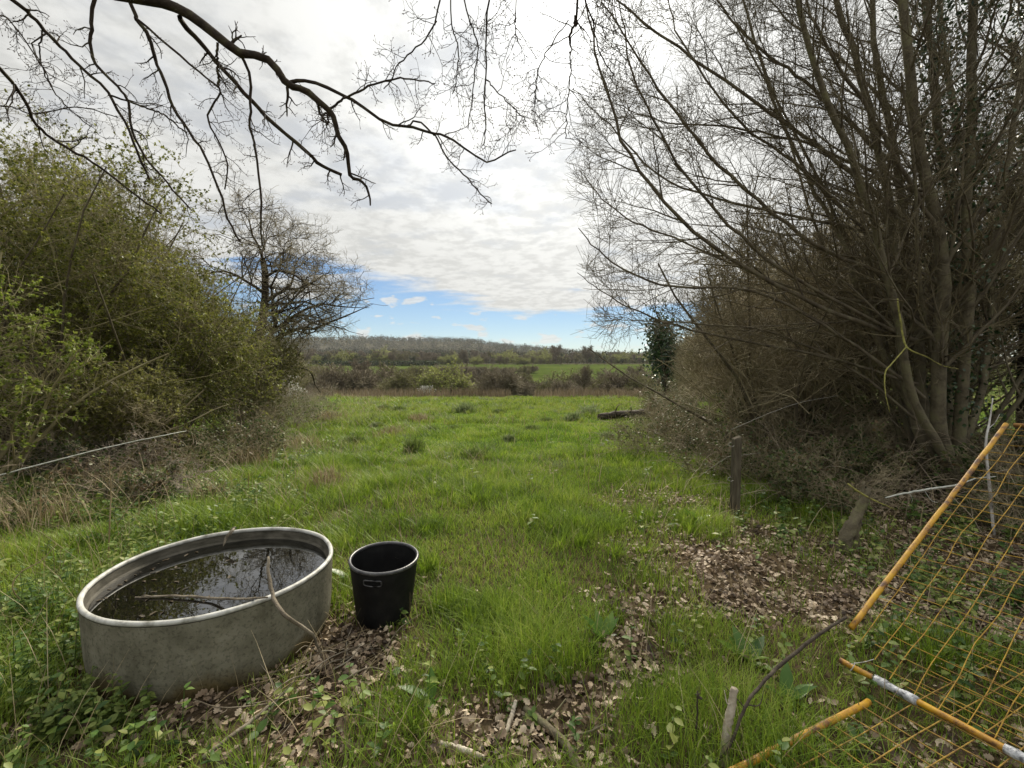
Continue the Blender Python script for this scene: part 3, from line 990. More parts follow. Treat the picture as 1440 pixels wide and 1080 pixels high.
# ---- the old oak overhead: its limbs hang into the picture from the upper left
def build_overhang():
    base = on(-5.6, -.6)
    t = thing('overhanging_oak', 'old bare oak whose dark budding limbs hang across the top of the view', 'tree', base)
    top = np.array([-5.2, -.2, 7.5])
    K = 14
    tp = np.stack([base + (top - base) * s + [.1 * math.sin(s * 5), .08 * math.cos(s * 4), 0] for s in np.linspace(-.02, 1, K)])
    obj('trunk', tubes(tp, .48 * np.linspace(1.3, .6, K) ** 1.1, 16, rough=.12), M['oakbark'], t)
    T = lambda pts, Y0, Y1: [px(p, q, Y0 + (Y1 - Y0) * i / (len(pts) - 1)) for i, (p, q) in enumerate(pts)]
    limbs = []   # (points, start radius, end radius, joins the trunk?)

    def limb(pts, Y0, Y1, w0, w1, root=None):
        Q = T(pts, Y0, Y1)
        if root is not None:
            a = np.array(root)
            d = norm(Q[0] - Q[1])
            m = Q[0] + d * .45 * np.linalg.norm(Q[0] - a)
            mm = (m + a) / 2 + [0, 0, .15]
            Q = [a, mm, (m + Q[0]) / 2 * 1.0] + Q
        w0, w1 = w0 * .66, max(w1 * .85, 1.3)
        limbs.append((spline(Q, 40 if root is not None else 26), w0 * Y0 / FPX / 2, w1 * Y1 / FPX / 2, root))
    A = top
    limb([(220, 0), (253, 13), (293, 40), (333, 72), (377, 83), (405, 117), (430, 127), (457, 150), (470, 167), (478, 197), (488, 213), (493, 247), (507, 254), (518, 268), (520, 290)], 4.0, 4.6, 23, 2.5, A - [0, 0, .6])
    limb([(405, 117), (417, 113), (447, 117), (480, 133), (500, 143), (543, 173), (573, 178), (607, 187), (623, 190), (647, 203), (683, 227), (704, 219), (725, 210)], 4.25, 4.5, 8, 2)
    limb([(573, 178), (587, 170), (607, 187), (613, 193), (630, 223), (650, 243), (664, 258), (680, 277), (692, 287)], 4.4, 4.6, 4, 1.8)
    limb([(463, 153), (480, 141), (500, 131), (530, 117), (567, 110), (590, 113), (613, 118)], 4.35, 4.2, 5, 1.8)
    limb([(253, 23), (263, 40), (283, 60), (310, 93), (350, 137), (380, 170), (427, 210), (453, 233), (480, 245)], 4.05, 4.9, 10, 5)
    limb([(180, 0), (193, 27), (210, 53), (217, 80), (230, 113), (243, 150), (267, 187), (287, 217), (307, 263), (320, 307), (337, 340)], 4.3, 4.8, 8.5, 3, A - [0, 0, .9])
    limb([(130, 0), (127, 50), (133, 87), (167, 123), (180, 143), (187, 187), (207, 223), (240, 263), (267, 293)], 3.8, 4.2, 7.5, 2.5, A - [0, 0, 1.1])
    limb([(17, 0), (40, 17), (60, 40), (87, 67), (117, 97), (153, 133), (180, 183), (200, 230), (210, 252)], 3.7, 4.4, 9, 3, A - [0, 0, 1.6])
    limb([(153, 133), (200, 150), (233, 163), (262, 188)], 4.1, 4.3, 4, 2)
    limb([(0, 98), (20, 120), (37, 147), (53, 177), (80, 200), (123, 223), (160, 250), (203, 283), (228, 300)], 3.6, 4.5, 8, 2.5, A - [0, 0, 2.2])
    limb([(193, 27), (240, 67), (283, 103), (310, 127), (300, 147), (292, 167), (307, 197), (320, 230), (317, 267)], 4.3, 4.5, 4.5, 2.2)
    limb([(340, 80), (352, 107), (352, 147), (353, 187), (360, 213), (367, 283), (368, 333), (372, 352)], 4.2, 4.4, 6, 2.5)
    limb([(305, 60), (306, 90), (308, 120)], 4.1, 4.2, 5, 4)
    limb([(470, 165), (455, 160), (454, 170), (463, 172)], 4.45, 4.5, 4, 3)
    B = A + [.0, .1, -.1]
    limb([(617, 0), (612, 30), (590, 63), (560, 90), (552, 110), (540, 125)], 3.5, 3.8, 4, 1.6, B)
    limb([(633, 0), (637, 43), (645, 67), (643, 97), (640, 120), (637, 133)], 3.4, 3.6, 3, 1.5, B)
    limb([(652, 0), (660, 30), (672, 63), (668, 100), (665, 127), (658, 180)], 3.5, 3.7, 3.5, 1.5, B)
    limb([(687, 0), (685, 33), (683, 110), (680, 143), (683, 177), (680, 205)], 3.3, 3.6, 4.5, 1.5, B)
    limb([(683, 110), (703, 133), (727, 157), (740, 170)], 3.45, 3.55, 2.6, 1.5)
    limb([(725, 0), (725, 25), (725, 47), (728, 58)], 3.3, 3.3, 2.6, 1.5, B)
    limb([(810, 0), (810, 23), (802, 50), (802, 62)], 3.2, 3.3, 4.5, 4, B)
    limb([(802, 50), (802, 100), (798, 150), (795, 195)], 3.3, 3.4, 2.6, 1.4)
    limb([(800, 27), (773, 67), (757, 97), (753, 125), (752, 147)], 3.25, 3.3, 2.6, 1.4)
    limb([(823, 0), (833, 27), (843, 73), (862, 105)], 3.2, 3.4, 4, 1.8, B)
    limb([(-60, 40), (0, 22), (30, 50), (60, 95), (75, 125)], 3.4, 3.6, 3, 1.6)
    limb([(-40, 150), (10, 150), (50, 160), (110, 150), (165, 165)], 4.4, 4.8, 3, 1.5)
    limb([(60, 40), (55, 75), (65, 110), (95, 150), (130, 180)], 4.0, 4.4, 3, 1.5)
    G1, P0, R0 = [], [], []
    for Q, a, b, root in limbs:
        n = len(Q)
        r = np.linspace(1, 0, n) ** .8 * (a - b) + b
        if root is not None:
            k = int(n * .18)
            r[:k] = np.linspace(max(a * 1.6, .04), a, k)
        Q = Q + rng.normal(0, .004, Q.shape)
        G1.append(tubes(Q, r, 8, rough=.22))
        s = spline(Q, 30)
        P0.append(s)
        R0.append(np.interp(np.linspace(0, 1, 30), np.linspace(0, 1, n), r))
    obj('limbs', join(*G1), M['oakbark'], t)
    P0, R0 = np.stack(P0), np.stack(R0)
    P1, R1 = grow(P0, R0, 10, (.28, 1), (35, 80), (.14, .42), 7, .24, (0, 0, -.02), .5, .4, .0028, .25)
    P2, R2 = grow(P1, R1, 4, (.2, 1), (35, 75), (.06, .17), 5, .26, (0, 0, .02), .6, .5, .0019, .3)
    P3, R3 = grow(P2, R2, 2, (.3, 1), (35, 80), (.025, .07), 3, .25, (0, 0, .05), .8, .6, .0015, .2)
    obj('branches', tubes(P1, R1, 5), M['oakbark'], t)
    obj('twigs', join(tubes(P2, R2, 4), tubes(P3, R3, 3)), M['oakbark'], t)
    tips = np.concatenate([P1[:, -1], P2[:, -1], P3[:, -1]])
    D = norm(np.concatenate([P1[:, -1] - P1[:, -2], P2[:, -1] - P2[:, -2], P3[:, -1] - P3[:, -2]]))
    e = .011
    bp = np.stack([tips - D * .001, tips + D * e * .45, tips + D * e], 1)
    br = np.tile(np.array([.0016, .0034, .0006]), (len(tips), 1))
    obj('buds', tubes(bp, br, 5), M['bud'], t)


build_overhang()


# ---- right side: the many-stemmed tree, ivy-clad tree, hedge
def build_right_tree():
    base = pg(1338, 692)
    Yb = base[1]
    t = thing('coppiced_tree', 'many stemmed bare tree with long arching branches on the right', 'tree', base)
    st = [
        ([(1322, 660), (1290, 600), (1268, 500), (1258, 380), (1245, 250), (1215, 120), (1175, 0), (1150, -80)], 0, .3, 26, 9),
        ([(1330, 650), (1300, 590), (1290, 480), (1270, 350), (1262, 230), (1232, 80), (1225, -60)], .1, .8, 30, 10),
        ([(1335, 660), (1318, 580), (1325, 450), (1320, 330), (1290, 200), (1275, 60), (1260, -70)], -.1, -.3, 34, 14),
        ([(1340, 660), (1332, 560), (1345, 430), (1340, 300), (1318, 180), (1310, 60), (1290, -60)], .15, .4, 30, 12),
        ([(1348, 660), (1350, 560), (1362, 420), (1360, 300), (1366, 150), (1368, 0), (1370, -90)], 0, -.4, 28, 12),
        ([(1352, 660), (1355, 600), (1350, 500), (1335, 350), (1345, 200), (1325, 50), (1320, -80)], .2, .9, 26, 10),
        ([(1326, 640), (1285, 560), (1262, 450), (1235, 330), (1195, 215), (1150, 110), (1120, 0), (1100, -60)], -.2, -.8, 20, 7),
        ([(1345, 640), (1378, 560), (1395, 430), (1405, 300), (1430, 150), (1450, 0)], .1, .6, 20, 8),
        ([(1322, 640), (1262, 540), (1215, 430), (1180, 330), (1135, 250), (1080, 120), (1040, -20)], .2, .7, 15, 5),
    ]
    ar = [
        ([(1290, 480), (1150, 430), (1000, 345), (900, 240), (850, 120), (822, 0)], 0, -.9, 11, 2.5),
        ([(1270, 400), (1140, 340), (1020, 240), (930, 130), (845, 0)], .1, -.5, 10, 2.5),
        ([(1262, 300), (1180, 230), (1100, 170), (1000, 100), (890, 20), (850, -20)], 0, .4, 10, 3),
        ([(1255, 230), (1150, 130), (1060, 60), (1000, -10)], .2, .5, 9, 3.5),
        ([(1290, 540), (1150, 500), (1000, 470), (900, 440), (850, 412), (812, 385)], 0, .5, 7, 1.3),
        ([(1280, 430), (1130, 410), (960, 340), (870, 300), (815, 240)], .2, 1.0, 8, 1.8),
        ([(1240, 330), (1100, 300), (950, 260), (860, 180), (805, 125)], .3, 1.3, 8, 1.8),
        ([(1265, 470), (1100, 380), (1010, 300), (940, 210), (890, 100), (870, 0)], -.1, -.9, 8, 2.2),
        ([(1300, 560), (1180, 470), (1060, 410), (930, 400), (850, 360), (815, 320)], -.2, -.2, 8, 1.8),
        ([(1250, 360), (1130, 240), (1040, 170), (960, 60), (930, -30)], .3, .8, 8, 2.5),
        ([(1320, 330), (1230, 170), (1160, 60), (1120, -40)], -.2, -.5, 9, 3),
        ([(1300, 600), (1200, 520), (1090, 470), (985, 455), (905, 452), (870, 445)], .0, .5, 7, 1.6),
        ([(1340, 300), (1400, 200), (1450, 120)], .2, .6, 9, 4),
        ([(1355, 420), (1410, 330), (1460, 260)], .2, .8, 10, 4),
        ([(1245, 250), (1130, 200), (1030, 180), (930, 170), (850, 140)], .4, 1.2, 7, 1.8),
        ([(1262, 160), (1180, 80), (1110, 30), (1060, -30)], .6, 1.0, 7, 2.5),
    ]
    G, P0, R0 = [], [], []
    G2 = []
    for k, (pts, d0, d1, w0, w1) in enumerate(st + ar):
        Q = []
        for i, (p, q) in enumerate(pts):
            f = i / (len(pts) - 1)
            Q.append(px(p, q, Yb + d0 + (d1 - d0) * f))
        if k < len(st):
            Q = [base + np.array([.02 * (k - 4), d0 * .4, -.1])] + Q
        Q = spline(Q, 26)
        Q[1:] += rng.normal(0, .008, Q[1:].shape)
        r = (np.linspace(1, 0, 26) ** .85 * (w0 - w1) + w1) * Yb / FPX / 2 * (.60 if k < len(st) else .62)
        if k < len(st):
            r[:3] *= np.array([1.3, 1.15, 1.05])
        (G if k < len(st) else G2).append(tubes(Q, r, 8, rough=.12))
        P0.append(Q)
        R0.append(r)
    obj('trunk', join(*G), M['mossbark'], t)
    obj('branches', join(*G2), M['bark'], t)
    P0, R0 = np.stack(P0), np.stack(R0)
    ns = len(st)

    def side(p):          # keep the open sky over the field clear, as in the photograph
        a = p[..., 0] / np.maximum(p[..., 1], .5)
        lim = .09 + .10 * vnoise(p[..., 2] * 1.0, p[..., 0] * .3, .45, 77)
        return (a > lim) & (p[..., 1] > 2.2)
    P1, R1 = grow(P0[:ns], R0[:ns], 24, (.32, 1), (25, 60), (1.0, 2.1), 9, .09, (-.03, .01, .045), .36, .2, .004, .4, keep=side)
    P1b, R1b = grow(P0[ns:], R0[ns:], 16, (.12, 1), (20, 50), (.6, 1.3), 9, .09, (-.02, 0, .03), .5, .25, .003, .45, keep=side)
    P1, R1 = np.concatenate([P1, P1b]), np.concatenate([R1, R1b])
    Px, Rx = stems(base + [.35, .5, 0], 11, 6.2, (.1, .55), .035, 9, .05, (-.012, 0, .01), .35)
    obj('suckers', tubes(Px, Rx, 6), M['mossbark'], t)
    Px, Rx = grow(Px, Rx, 12, (.25, 1), (20, 50), (.8, 1.8), 9, .09, (-.02, 0, .04), .5, .25, .004, .4, keep=side)
    P1, R1 = np.concatenate([P1, Px]), np.concatenate([R1, Rx])
    P2, R2 = grow(P1, R1, 10, (.12, 1), (25, 60), (.25, .8), 6, .12, (0, 0, .02), .55, .4, .0028, .4, keep=side)
    P3, R3 = grow(P2, R2, 6, (.15, 1), (30, 60), (.08, .28), 4, .15, (0, 0, .02), .7, .5, .0021, .3, keep=side)
    obj('shoots', tubes(P1, R1, 5), M['bark'], t)
    obj('twigs', join(tubes(P2, R2, 4), tubes(P3, R3, 3)), M['twig_dark'], t)
    # ivy on the middle stems
    q = P0[[3, 4, 5]].reshape(-1, 3)
    q = q[(q[:, 2] > 1.0)]
    n = 5200
    o = q[rng.integers(0, len(q), n)] + rng.normal(0, 1, (n, 3)) * [.13, .13, .16]
    sel = vnoise(o[:, 0] + o[:, 2] * .5, o[:, 2], .5, 71) > .48
    o = o[sel]
    n = len(o)
    obj('ivy', scatter(LEAF8, o, rng.normal(size=(n, 3)) + [0, 0, -.6], rng.normal(size=(n, 3)) + [0, -.6, .3], rng.uniform(.03, .055, n), rng.uniform(.03, .05, n)), M['ivy'], t)


build_right_tree()


def ivy_tree(label, loc, h, r0, lean, n, spread, top_only=.2, group=None):
    t = thing('ivy_clad_tree', label, 'tree', loc, group)
    loc = np.asarray(loc)
    K = 12
    s = np.linspace(-.02, 1, K)[:, None]
    P0 = (loc + s * np.array([lean[0], lean[1], h]) + rng.normal(0, .06, (K, 3)) * s)[None]
    R0 = (r0 * np.linspace(1.2, .4, K))[None]
    P1, R1 = grow(P0, R0, 14, (.25, 1), (35, 75), (h * .18, h * .34), 8, .2, (0, 0, .04), .55, .25, .012, .35)
    P2, R2 = grow(P1, R1, 8, (.2, 1), (30, 75), (h * .06, h * .13), 6, .24, (0, 0, .02), .6, .35, .005, .3)
    P3, R3 = grow(P2, R2, 5, (.2, 1), (30, 70), (h * .02, h * .05), 4, .2, (0, 0, .02), .7, .5, .003, .3)
    obj('trunk', tubes(P0, R0, 12, rough=.15), M['oakbark'], t)
    obj('branches', join(tubes(P1, R1, 6, rough=.15), tubes(P2, R2, 4)), M['oakbark'], t)
    obj('twigs', tubes(P3, R3, 3), M['twig'], t)
    q = np.concatenate([P0.reshape(-1, 3).repeat(10, 0), P1[:, :5].reshape(-1, 3)])
    q = q[q[:, 2] > loc[2] + h * top_only]
    o = q[rng.integers(0, len(q), n)] + rng.normal(0, 1, (n, 3)) * np.array([1, 1, 1.5]) * spread
    sz = .055 if spread < .3 else .26
    obj('ivy', scatter(LEAF8, o, rng.normal(size=(n, 3)) + [0, 0, -.6], rng.normal(size=(n, 3)) + [0, -.5, .4], rng.uniform(.7, 1.1, n) * sz, rng.uniform(.6, 1, n) * sz), M['ivy'], t)
    return t


def build_right_side():
    ivy_tree('thick dark ivy clad tree at the right edge behind the yellow mesh', on(7.35, 6.3), 7.5, .2, (-.1, .1), 9000, .16, .12)
    ivy_tree('dark ivy covered tree at the far end of the right-hand hedge', on(13.9, 41), 6.1, .3, (-.5, 0), 3200, .6, .45)
    # shrubs of the hedge: five different ones, then copies of them farther on
    G = 'bare brown shrubs of the right-hand hedge'
    pro = []
    for i, (x, y, h, r, lab, m) in enumerate([
            (4.5, 7.6, 4.4, 1.9, 'bare brown shrub just left of the many stemmed tree', 'twig'),
            (7.0, 7.6, 5.2, 2.3, 'bare shrub filling the space behind the many stemmed tree', 'twig_olive'),
            (5.8, 10.2, 4.2, 1.8, 'second bare shrub from the camera along the meadow side of the right hedge', 'twig'),
            (8.8, 9.6, 5.4, 2.6, 'tall bare shrub deep in the right hedge behind the stems', 'twig_olive'),
            (7.0, 13.2, 4.2, 1.8, 'third bare shrub along the meadow side of the right hedge', 'twig_olive')]):
        pro.append(bush('bare_shrub', lab, 'shrub', on(x, y), h, r, G, 16, ('bark', m, 'haw_dull'), (.02, .015), 0, (12, 10, 8), .0028 + .00025 * y, spread=(.05, .75), r0=.03, trop=.01))
    for x, y, k, rot, sc, lab in [
            (8.7, 17, 0, 1.1, 1.05, 'fourth bare shrub along the meadow side of the right hedge'),
            (10.5, 21, 2, 2.3, 1.15, 'fifth bare shrub along the meadow side of the right hedge'),
            (12.8, 26, 4, .4, 1.2, 'sixth bare shrub along the meadow side of the right hedge'),
            (14.0, 33, 0, 3.3, 1.15, 'bare shrub of the right hedge just before the far ivy covered tree'),
            (15.9, 39, 2, 4.1, 1.3, 'bare shrub right beside the far ivy covered tree'),
            (17.5, 45, 4, 5.0, 1.6, 'bare shrub of the right hedge past the far ivy covered tree'),
            (20, 53, 0, 5.6, 1.6, 'last bare shrub at the far end of the right hedge'),
            (9.2, 13.5, 3, .9, 1.0, 'tall bare shrub in the second row behind the third hedge shrub'),
            (10.5, 18, 3, 2.0, 1.05, 'tall bare shrub in the second row behind the fourth hedge shrub'),
            (13.2, 24, 3, 3.0, 1.1, 'tall bare shrub in the second row behind the fifth hedge shrub'),
            (10.8, 8.2, 1, 2.5, 1.2, 'bare shrub beyond the ivy clad tree at the right edge')]:
        dup(pro[k], on(x, y), rot, sc, lab, G)
    G = 'bramble tangles along the right-hand hedge'
    B = []
    for i, (x, y, h, r, lab, per) in enumerate([
            (3.15, 6.6, 1.15, 1.0, 'brown bramble tangle right behind the wooden fence post', 1),
            (3.5, 4.9, .75, .85, 'bramble tangle between the fence post and the mossy stump', 1),
            (4.3, 5.9, 1.1, 1.0, 'bramble tangle left of the foot of the many stemmed tree', 2)]):
        B.append(bush('bramble_thicket', lab, 'brambles', on(x, y), h, r, G, 26, ('twig', 'twig', 'bramble'), (.04, .03), per, (8, 7, 4), .0022, spread=(.4, 1.35), r0=.007, trop=-.06, canes=34))
    for x, y, k, rot, sc, lab in [
            (2.75, 9.0, 0, 1.2, .95, 'reddish brown bramble tangle standing out into the grass on the right'),
            (4.0, 9.0, 2, 4.0, 1.2, 'bramble tangle under the second bare shrub of the right hedge'),
            (4.4, 12.0, 2, 2.2, 1.15, 'bramble tangle under the third bare shrub of the right hedge'),
            (5.6, 15.5, 0, 3.1, 1.2, 'bramble tangle under the fourth bare shrub of the right hedge'),
            (7.0, 20, 2, .5, 1.4, 'bramble tangle just right of the dark fallen log'),
            (9.0, 26, 0, 5.2, 1.6, 'bramble tangle behind the dark fallen log'),
            (5.4, 4.6, 1, 2.1, 1.1, 'bramble tangle behind the upper part of the leaning yellow mesh'),
            (5.6, 7.0, 0, 2.6, 1.3, 'bramble tangle right behind the trunks of the many stemmed tree'),
            (6.6, 8.8, 2, 3.6, 1.5, 'bramble tangle deep under the shrubs behind the many stemmed tree'),
            (5.2, 8.6, 0, 4.4, 1.3, 'bramble tangle beneath the low branches left of the trunks'),
            (7.6, 11.2, 2, 1.6, 1.6, 'bramble tangle under the second row of the right hedge'),
            (6.4, 5.3, 2, 1.1, 1.0, 'bramble tangle at the foot of the right-edge ivy clad tree'),
            (4.6, 3.9, 1, 4.4, .8, 'low bramble tangle seen through the middle of the leaning yellow mesh')]:
        dup(B[k], on(x, y), rot, sc, lab, G)


build_right_side()


# ------------------------------------------------------------------ the tank, the bucket, posts, sticks
def lathe(prof, c, n=96, wob=0.0):
    a = np.linspace(0, 2 * np.pi, n, endpoint=False)
    prof = np.asarray(prof, float)
    k = len(prof)
    V = np.stack([c[0] + prof[:, None, 0] * np.cos(a)[None], c[1] + prof[:, None, 0] * np.sin(a)[None], np.repeat(prof[:, 1][:, None], n, 1) + c[2]], -1)
    if wob:
        dr = wob * (.5 * np.sin(2 * a + .6) + .35 * np.sin(5 * a + 1) + .3 * np.sin(9 * a)) [None] + wob * .8 * (vnoise(np.cos(a)[None] * 2 + 0 * prof[:, :1], np.sin(a)[None] * 2 + prof[:, 1:] * 5, .5, 95) - .5)
        V[..., 0] += dr * np.cos(a)[None]
        V[..., 1] += dr * np.sin(a)[None]
    i = np.arange(k * n).reshape(k, n)
    j = np.roll(i, -1, 1)
    return V.reshape(-1, 3), [np.stack([i[:-1], j[:-1], j[1:], i[1:]], -1).reshape(-1, 4)]


def disc(c, r, rings=14, n=96, bump=0):
    pr = [(r * (k / rings), 0) for k in range(rings, -1, -1)]
    pr[-1] = (.0005, 0)
    return lathe(pr, c, n)


def mat_tank():
    m, nt, N, L, out = new_mat('tank_wall')
    tc = N.new('ShaderNodeTexCoord')
    sp = N.new('ShaderNodeSeparateXYZ')
    L.new(tc.outputs['Object'], sp.inputs[0])

    def nz(s, d=6, r=.65, st=(1, 1, 1)):
        mp = N.new('ShaderNodeMapping')
        mp.inputs['Scale'].default_value = st
        L.new(tc.outputs['Object'], mp.inputs[0])
        n = N.new('ShaderNodeTexNoise')
        n.inputs['Scale'].default_value = s
        n.inputs['Detail'].default_value = d
        n.inputs['Roughness'].default_value = r
        L.new(mp.outputs[0], n.inputs['Vector'])
        return n.outputs['Fac']
    base = ramp_node(N, [(.115, .11, .08), (.175, .167, .125), (.225, .215, .168)], [.3, .5, .7])
    L.new(nz(9), base.inputs[0])
    stain = ramp_node(N, [(.085, .066, .03), (.13, .10, .045)], [.3, .7])
    L.new(nz(20), stain.inputs[0])
    ad = N.new('ShaderNodeMath')
    ad.operation = 'MULTIPLY_ADD'
    L.new(nz(3.2, 5, .6, (1, 1, .7)), ad.inputs[0])
    ad.inputs[1].default_value = .42
    L.new(sp.outputs[2], ad.inputs[2])
    mr = N.new('ShaderNodeMapRange')
    mr.interpolation_type = 'SMOOTHSTEP'
    L.new(ad.outputs[0], mr.inputs[0])
    mr.inputs[1].default_value = .33
    mr.inputs[2].default_value = .20
    mx = N.new('ShaderNodeMix')
    mx.data_type = 'RGBA'
    L.new(mr.outputs[0], mx.inputs[0])
    L.new(base.outputs[0], mx.inputs[6])
    L.new(stain.outputs[0], mx.inputs[7])
    stq = ramp_node(N, [(.55, .54, .50), (1, 1, 1), (1.18, 1.17, 1.14)], [.36, .5, .66])
    L.new(nz(16, 4, .6, (1, 1, .09)), stq.inputs[0])
    m0 = N.new('ShaderNodeMix')
    m0.data_type = 'RGBA'
    m0.blend_type = 'MULTIPLY'
    m0.inputs[0].default_value = .3
    L.new(mx.outputs[2], m0.inputs[6])
    L.new(stq.outputs[0], m0.inputs[7])
    mx = m0
    spk = ramp_node(N, [(.35, .35, .35), (1, 1, 1)], [.36, .46])
    L.new(nz(70, 2, .5), spk.inputs[0])
    ml = N.new('ShaderNodeMix')
    ml.data_type = 'RGBA'
    ml.blend_type = 'MULTIPLY'
    ml.inputs[0].default_value = .45
    L.new(mx.outputs[2], ml.inputs[6])
    L.new(spk.outputs[0], ml.inputs[7])
    b = N.new('ShaderNodeBsdfPrincipled')
    b.inputs['Roughness'].default_value = .95
    b.inputs['Specular IOR Level'].default_value = .08
    L.new(ml.outputs[2], b.inputs['Base Color'])
    bp = N.new('ShaderNodeBump')
    bp.inputs['Strength'].default_value = .25
    bp.inputs['Distance'].default_value = .01
    L.new(nz(60), bp.inputs['Height'])
    L.new(bp.outputs[0], b.inputs['Normal'])
    L.new(b.outputs[0], out.inputs[0])
    return m


def build_tank():
    z0 = .0
    c = np.array([TANK_C[0], TANK_C[1], z0])
    t = thing('water_trough', 'round grey water trough brimming with dark water', 'trough', c)
    rim_z = .40 - z0 - .015
    H = rim_z
    out_p = [(.52, -.06), (.55, -.03), (.565, .0), (.576, .05), (.583, .12), (.588, .22), (.592, H - .03), (.594, H - .012)]
    in_p = [(.576, H - .012), (.571, H - .05), (.569, H - .055), (.562, H - .058), (.557, H - .12), (.55, .1), (.5, .05), (.0005, .05)]
    g = lathe(out_p, c, 128, .005)
    obj('wall', g, mat_tank(), t)
    obj('lining', lathe(in_p, c, 128, .003), mat_noise('trough_lining', [(.03, .027, .019), (.065, .06, .045), (.11, .10, .08)], 10, 6, .6, .2, 60, stretch=(1, 1, 3)), t)
    a = np.linspace(np.pi * 1.25, -np.pi * .25, 16)
    lip = [(.5855 + .0125 * math.cos(v), H + .012 * math.sin(v)) for v in np.linspace(-np.pi * .35, np.pi * 1.35, 18)]
    obj('rim', lathe(lip, c, 128, .004), mat_noise('trough_rim', [(.16, .155, .13), (.40, .40, .37), (.52, .52, .50)], 14, 6, .5, .15, 60, spec=.4), t)
    # water
    m, nt, N, L, o_ = new_mat('dark_water')
    b = N.new('ShaderNodeBsdfPrincipled')
    b.inputs['Base Color'].default_value = (.004, .004, .003, 1)
    b.inputs['Roughness'].default_value = .015
    b.inputs['IOR'].default_value = 2.4
    nz = N.new('ShaderNodeTexNoise')
    nz.inputs['Scale'].default_value = 9
    nz.inputs['Detail'].default_value = 2
    tc = N.new('ShaderNodeTexCoord')
    L.new(tc.outputs['Object'], nz.inputs['Vector'])
    bp = N.new('ShaderNodeBump')
    bp.inputs['Strength'].default_value = .035
    bp.inputs['Distance'].default_value = .01
    L.new(nz.outputs['Fac'], bp.inputs['Height'])
    L.new(bp.outputs[0], b.inputs['Normal'])
    L.new(b.outputs[0], o_.inputs[0])
    wz = H - .062
    obj('water', disc(c + [0, 0, wz], .559), m, t)
    # rotting leaves and scum floating towards the near left
    n = 150
    r = .54 * np.sqrt(rng.random(n))
    a = rng.uniform(0, 6.28, n)
    x, y = c[0] + r * np.cos(a), c[1] + r * np.sin(a)
    k = (rng.random(n) < smooth((-(x - c[0]) - .6 * (y - c[1]) + .2) / .5))
    x, y = x[k], y[k]
    n = len(x)
    a = rng.uniform(0, 6.28, n)
    O = np.stack([x, y, np.full(n, c[2] + wz + .002)], -1)
    s = rng.uniform(.012, .04, n)
    fl = obj('floating_leaves', scatter(OAKLEAF, O, np.stack([np.cos(a), np.sin(a), np.zeros(n)], -1), np.tile([0, 0, 1.0], (n, 1)) + rng.normal(0, .03, (n, 3)), s, s * .5), mat_leaf('sodden_leaves', [(.025, .018, .010), (.06, .045, .025), (.09, .07, .045)], 0, .3, 3, .5), t)
    tag(fl, kind='stuff')
    return c, wz


TC, WZ = build_tank()


def build_bucket():
    z0 = float(gz(*BUCK_C)) - .005
    c = np.array([BUCK_C[0], BUCK_C[1], z0])
    t = thing('black_bucket', 'large black plastic bucket standing beside the water trough', 'bucket', c)
    H = .385
    pl = mat_noise('black_plastic', [(.004, .004, .0045), (.008, .008, .0085), (.014, .014, .0135)], 12, 5, .62, .12, 50, spec=.22)
    rim_m = mat_noise('scuffed_glint_plastic', [(.02, .02, .022), (.05, .05, .055), (.10, .10, .10)], 30, 5, .38, .1, 80, spec=.6)  # paler than the body: sky glint put into the rim colour
    z = np.array([0, 0, 0])
    outp = [(.01, .0), (.145, .0), (.158, .006), (.163, .02), (.175, .12), (.187, .235), (.190, .25), (.199, H - .04), (.2015, H - .02)]
    inp = [(.1965, H - .02), (.183, .24), (.160, .03), (.15, .018), (.0005, .018)]
    tilt = np.array([[1, 0, 0], [0, math.cos(.055), -math.sin(.055)], [0, math.sin(.055), math.cos(.055)]])
    t2 = np.array([[math.cos(.03), 0, math.sin(.03)], [0, 1, 0], [-math.sin(.03), 0, math.cos(.03)]])

    def tl(g):
        V, F = g
        return (V @ (t2 @ tilt).T) + c, F
    obj('body', tl(lathe(outp, z, 80)), pl, t)
    obj('inside', tl(lathe(inp, z, 80)), pl, t)
    lip = [(.1995 + .0095 * math.cos(v), H - .012 + .011 * math.sin(v)) for v in np.linspace(-np.pi * .4, np.pi * 1.4, 14)]
    obj('rim', tl(lathe(lip, z, 80)), rim_m, t)
    # slot handles on opposite sides: a raised frame with a dark panel painted as the opening's shade
    for az in (math.radians(-94), math.radians(86)):
        r = .1985
        hz = H - .07
        path = []
        w, h, cr = .052, .017, .012
        for k in range(41):
            q = k / 40 * 2 * math.pi
            e = .35
            u = w * math.copysign(abs(math.cos(q)) ** e, math.cos(q))
            v = h * math.copysign(abs(math.sin(q)) ** e, math.sin(q))
            rr = r + (v - .0) * .11
            path.append([(rr) * math.cos(az + u / r), rr * math.sin(az + u / r), hz + v])
        P = np.array(path)
        obj('handle', tl(tubes(P, np.full(41, .0045), 6)), rim_m, t)
        us, vs = np.linspace(-w * .92, w * .92, 12), np.linspace(-h * .85, h * .85, 4)
        Vs = np.array([[(r + .0018 + v * .11) * math.cos(az + u / r), (r + .0018 + v * .11) * math.sin(az + u / r), hz + v] for v in vs for u in us])
        i = np.arange(48).reshape(4, 12)
        obj('slot', tl((Vs, [np.stack([i[:-1, :-1], i[:-1, 1:], i[1:, 1:], i[1:, :-1]], -1).reshape(-1, 4)])), mat_noise('slot_shadow', [(.003, .003, .003), (.006, .006, .006)], 5, 1, .9, 0), t)


build_bucket()


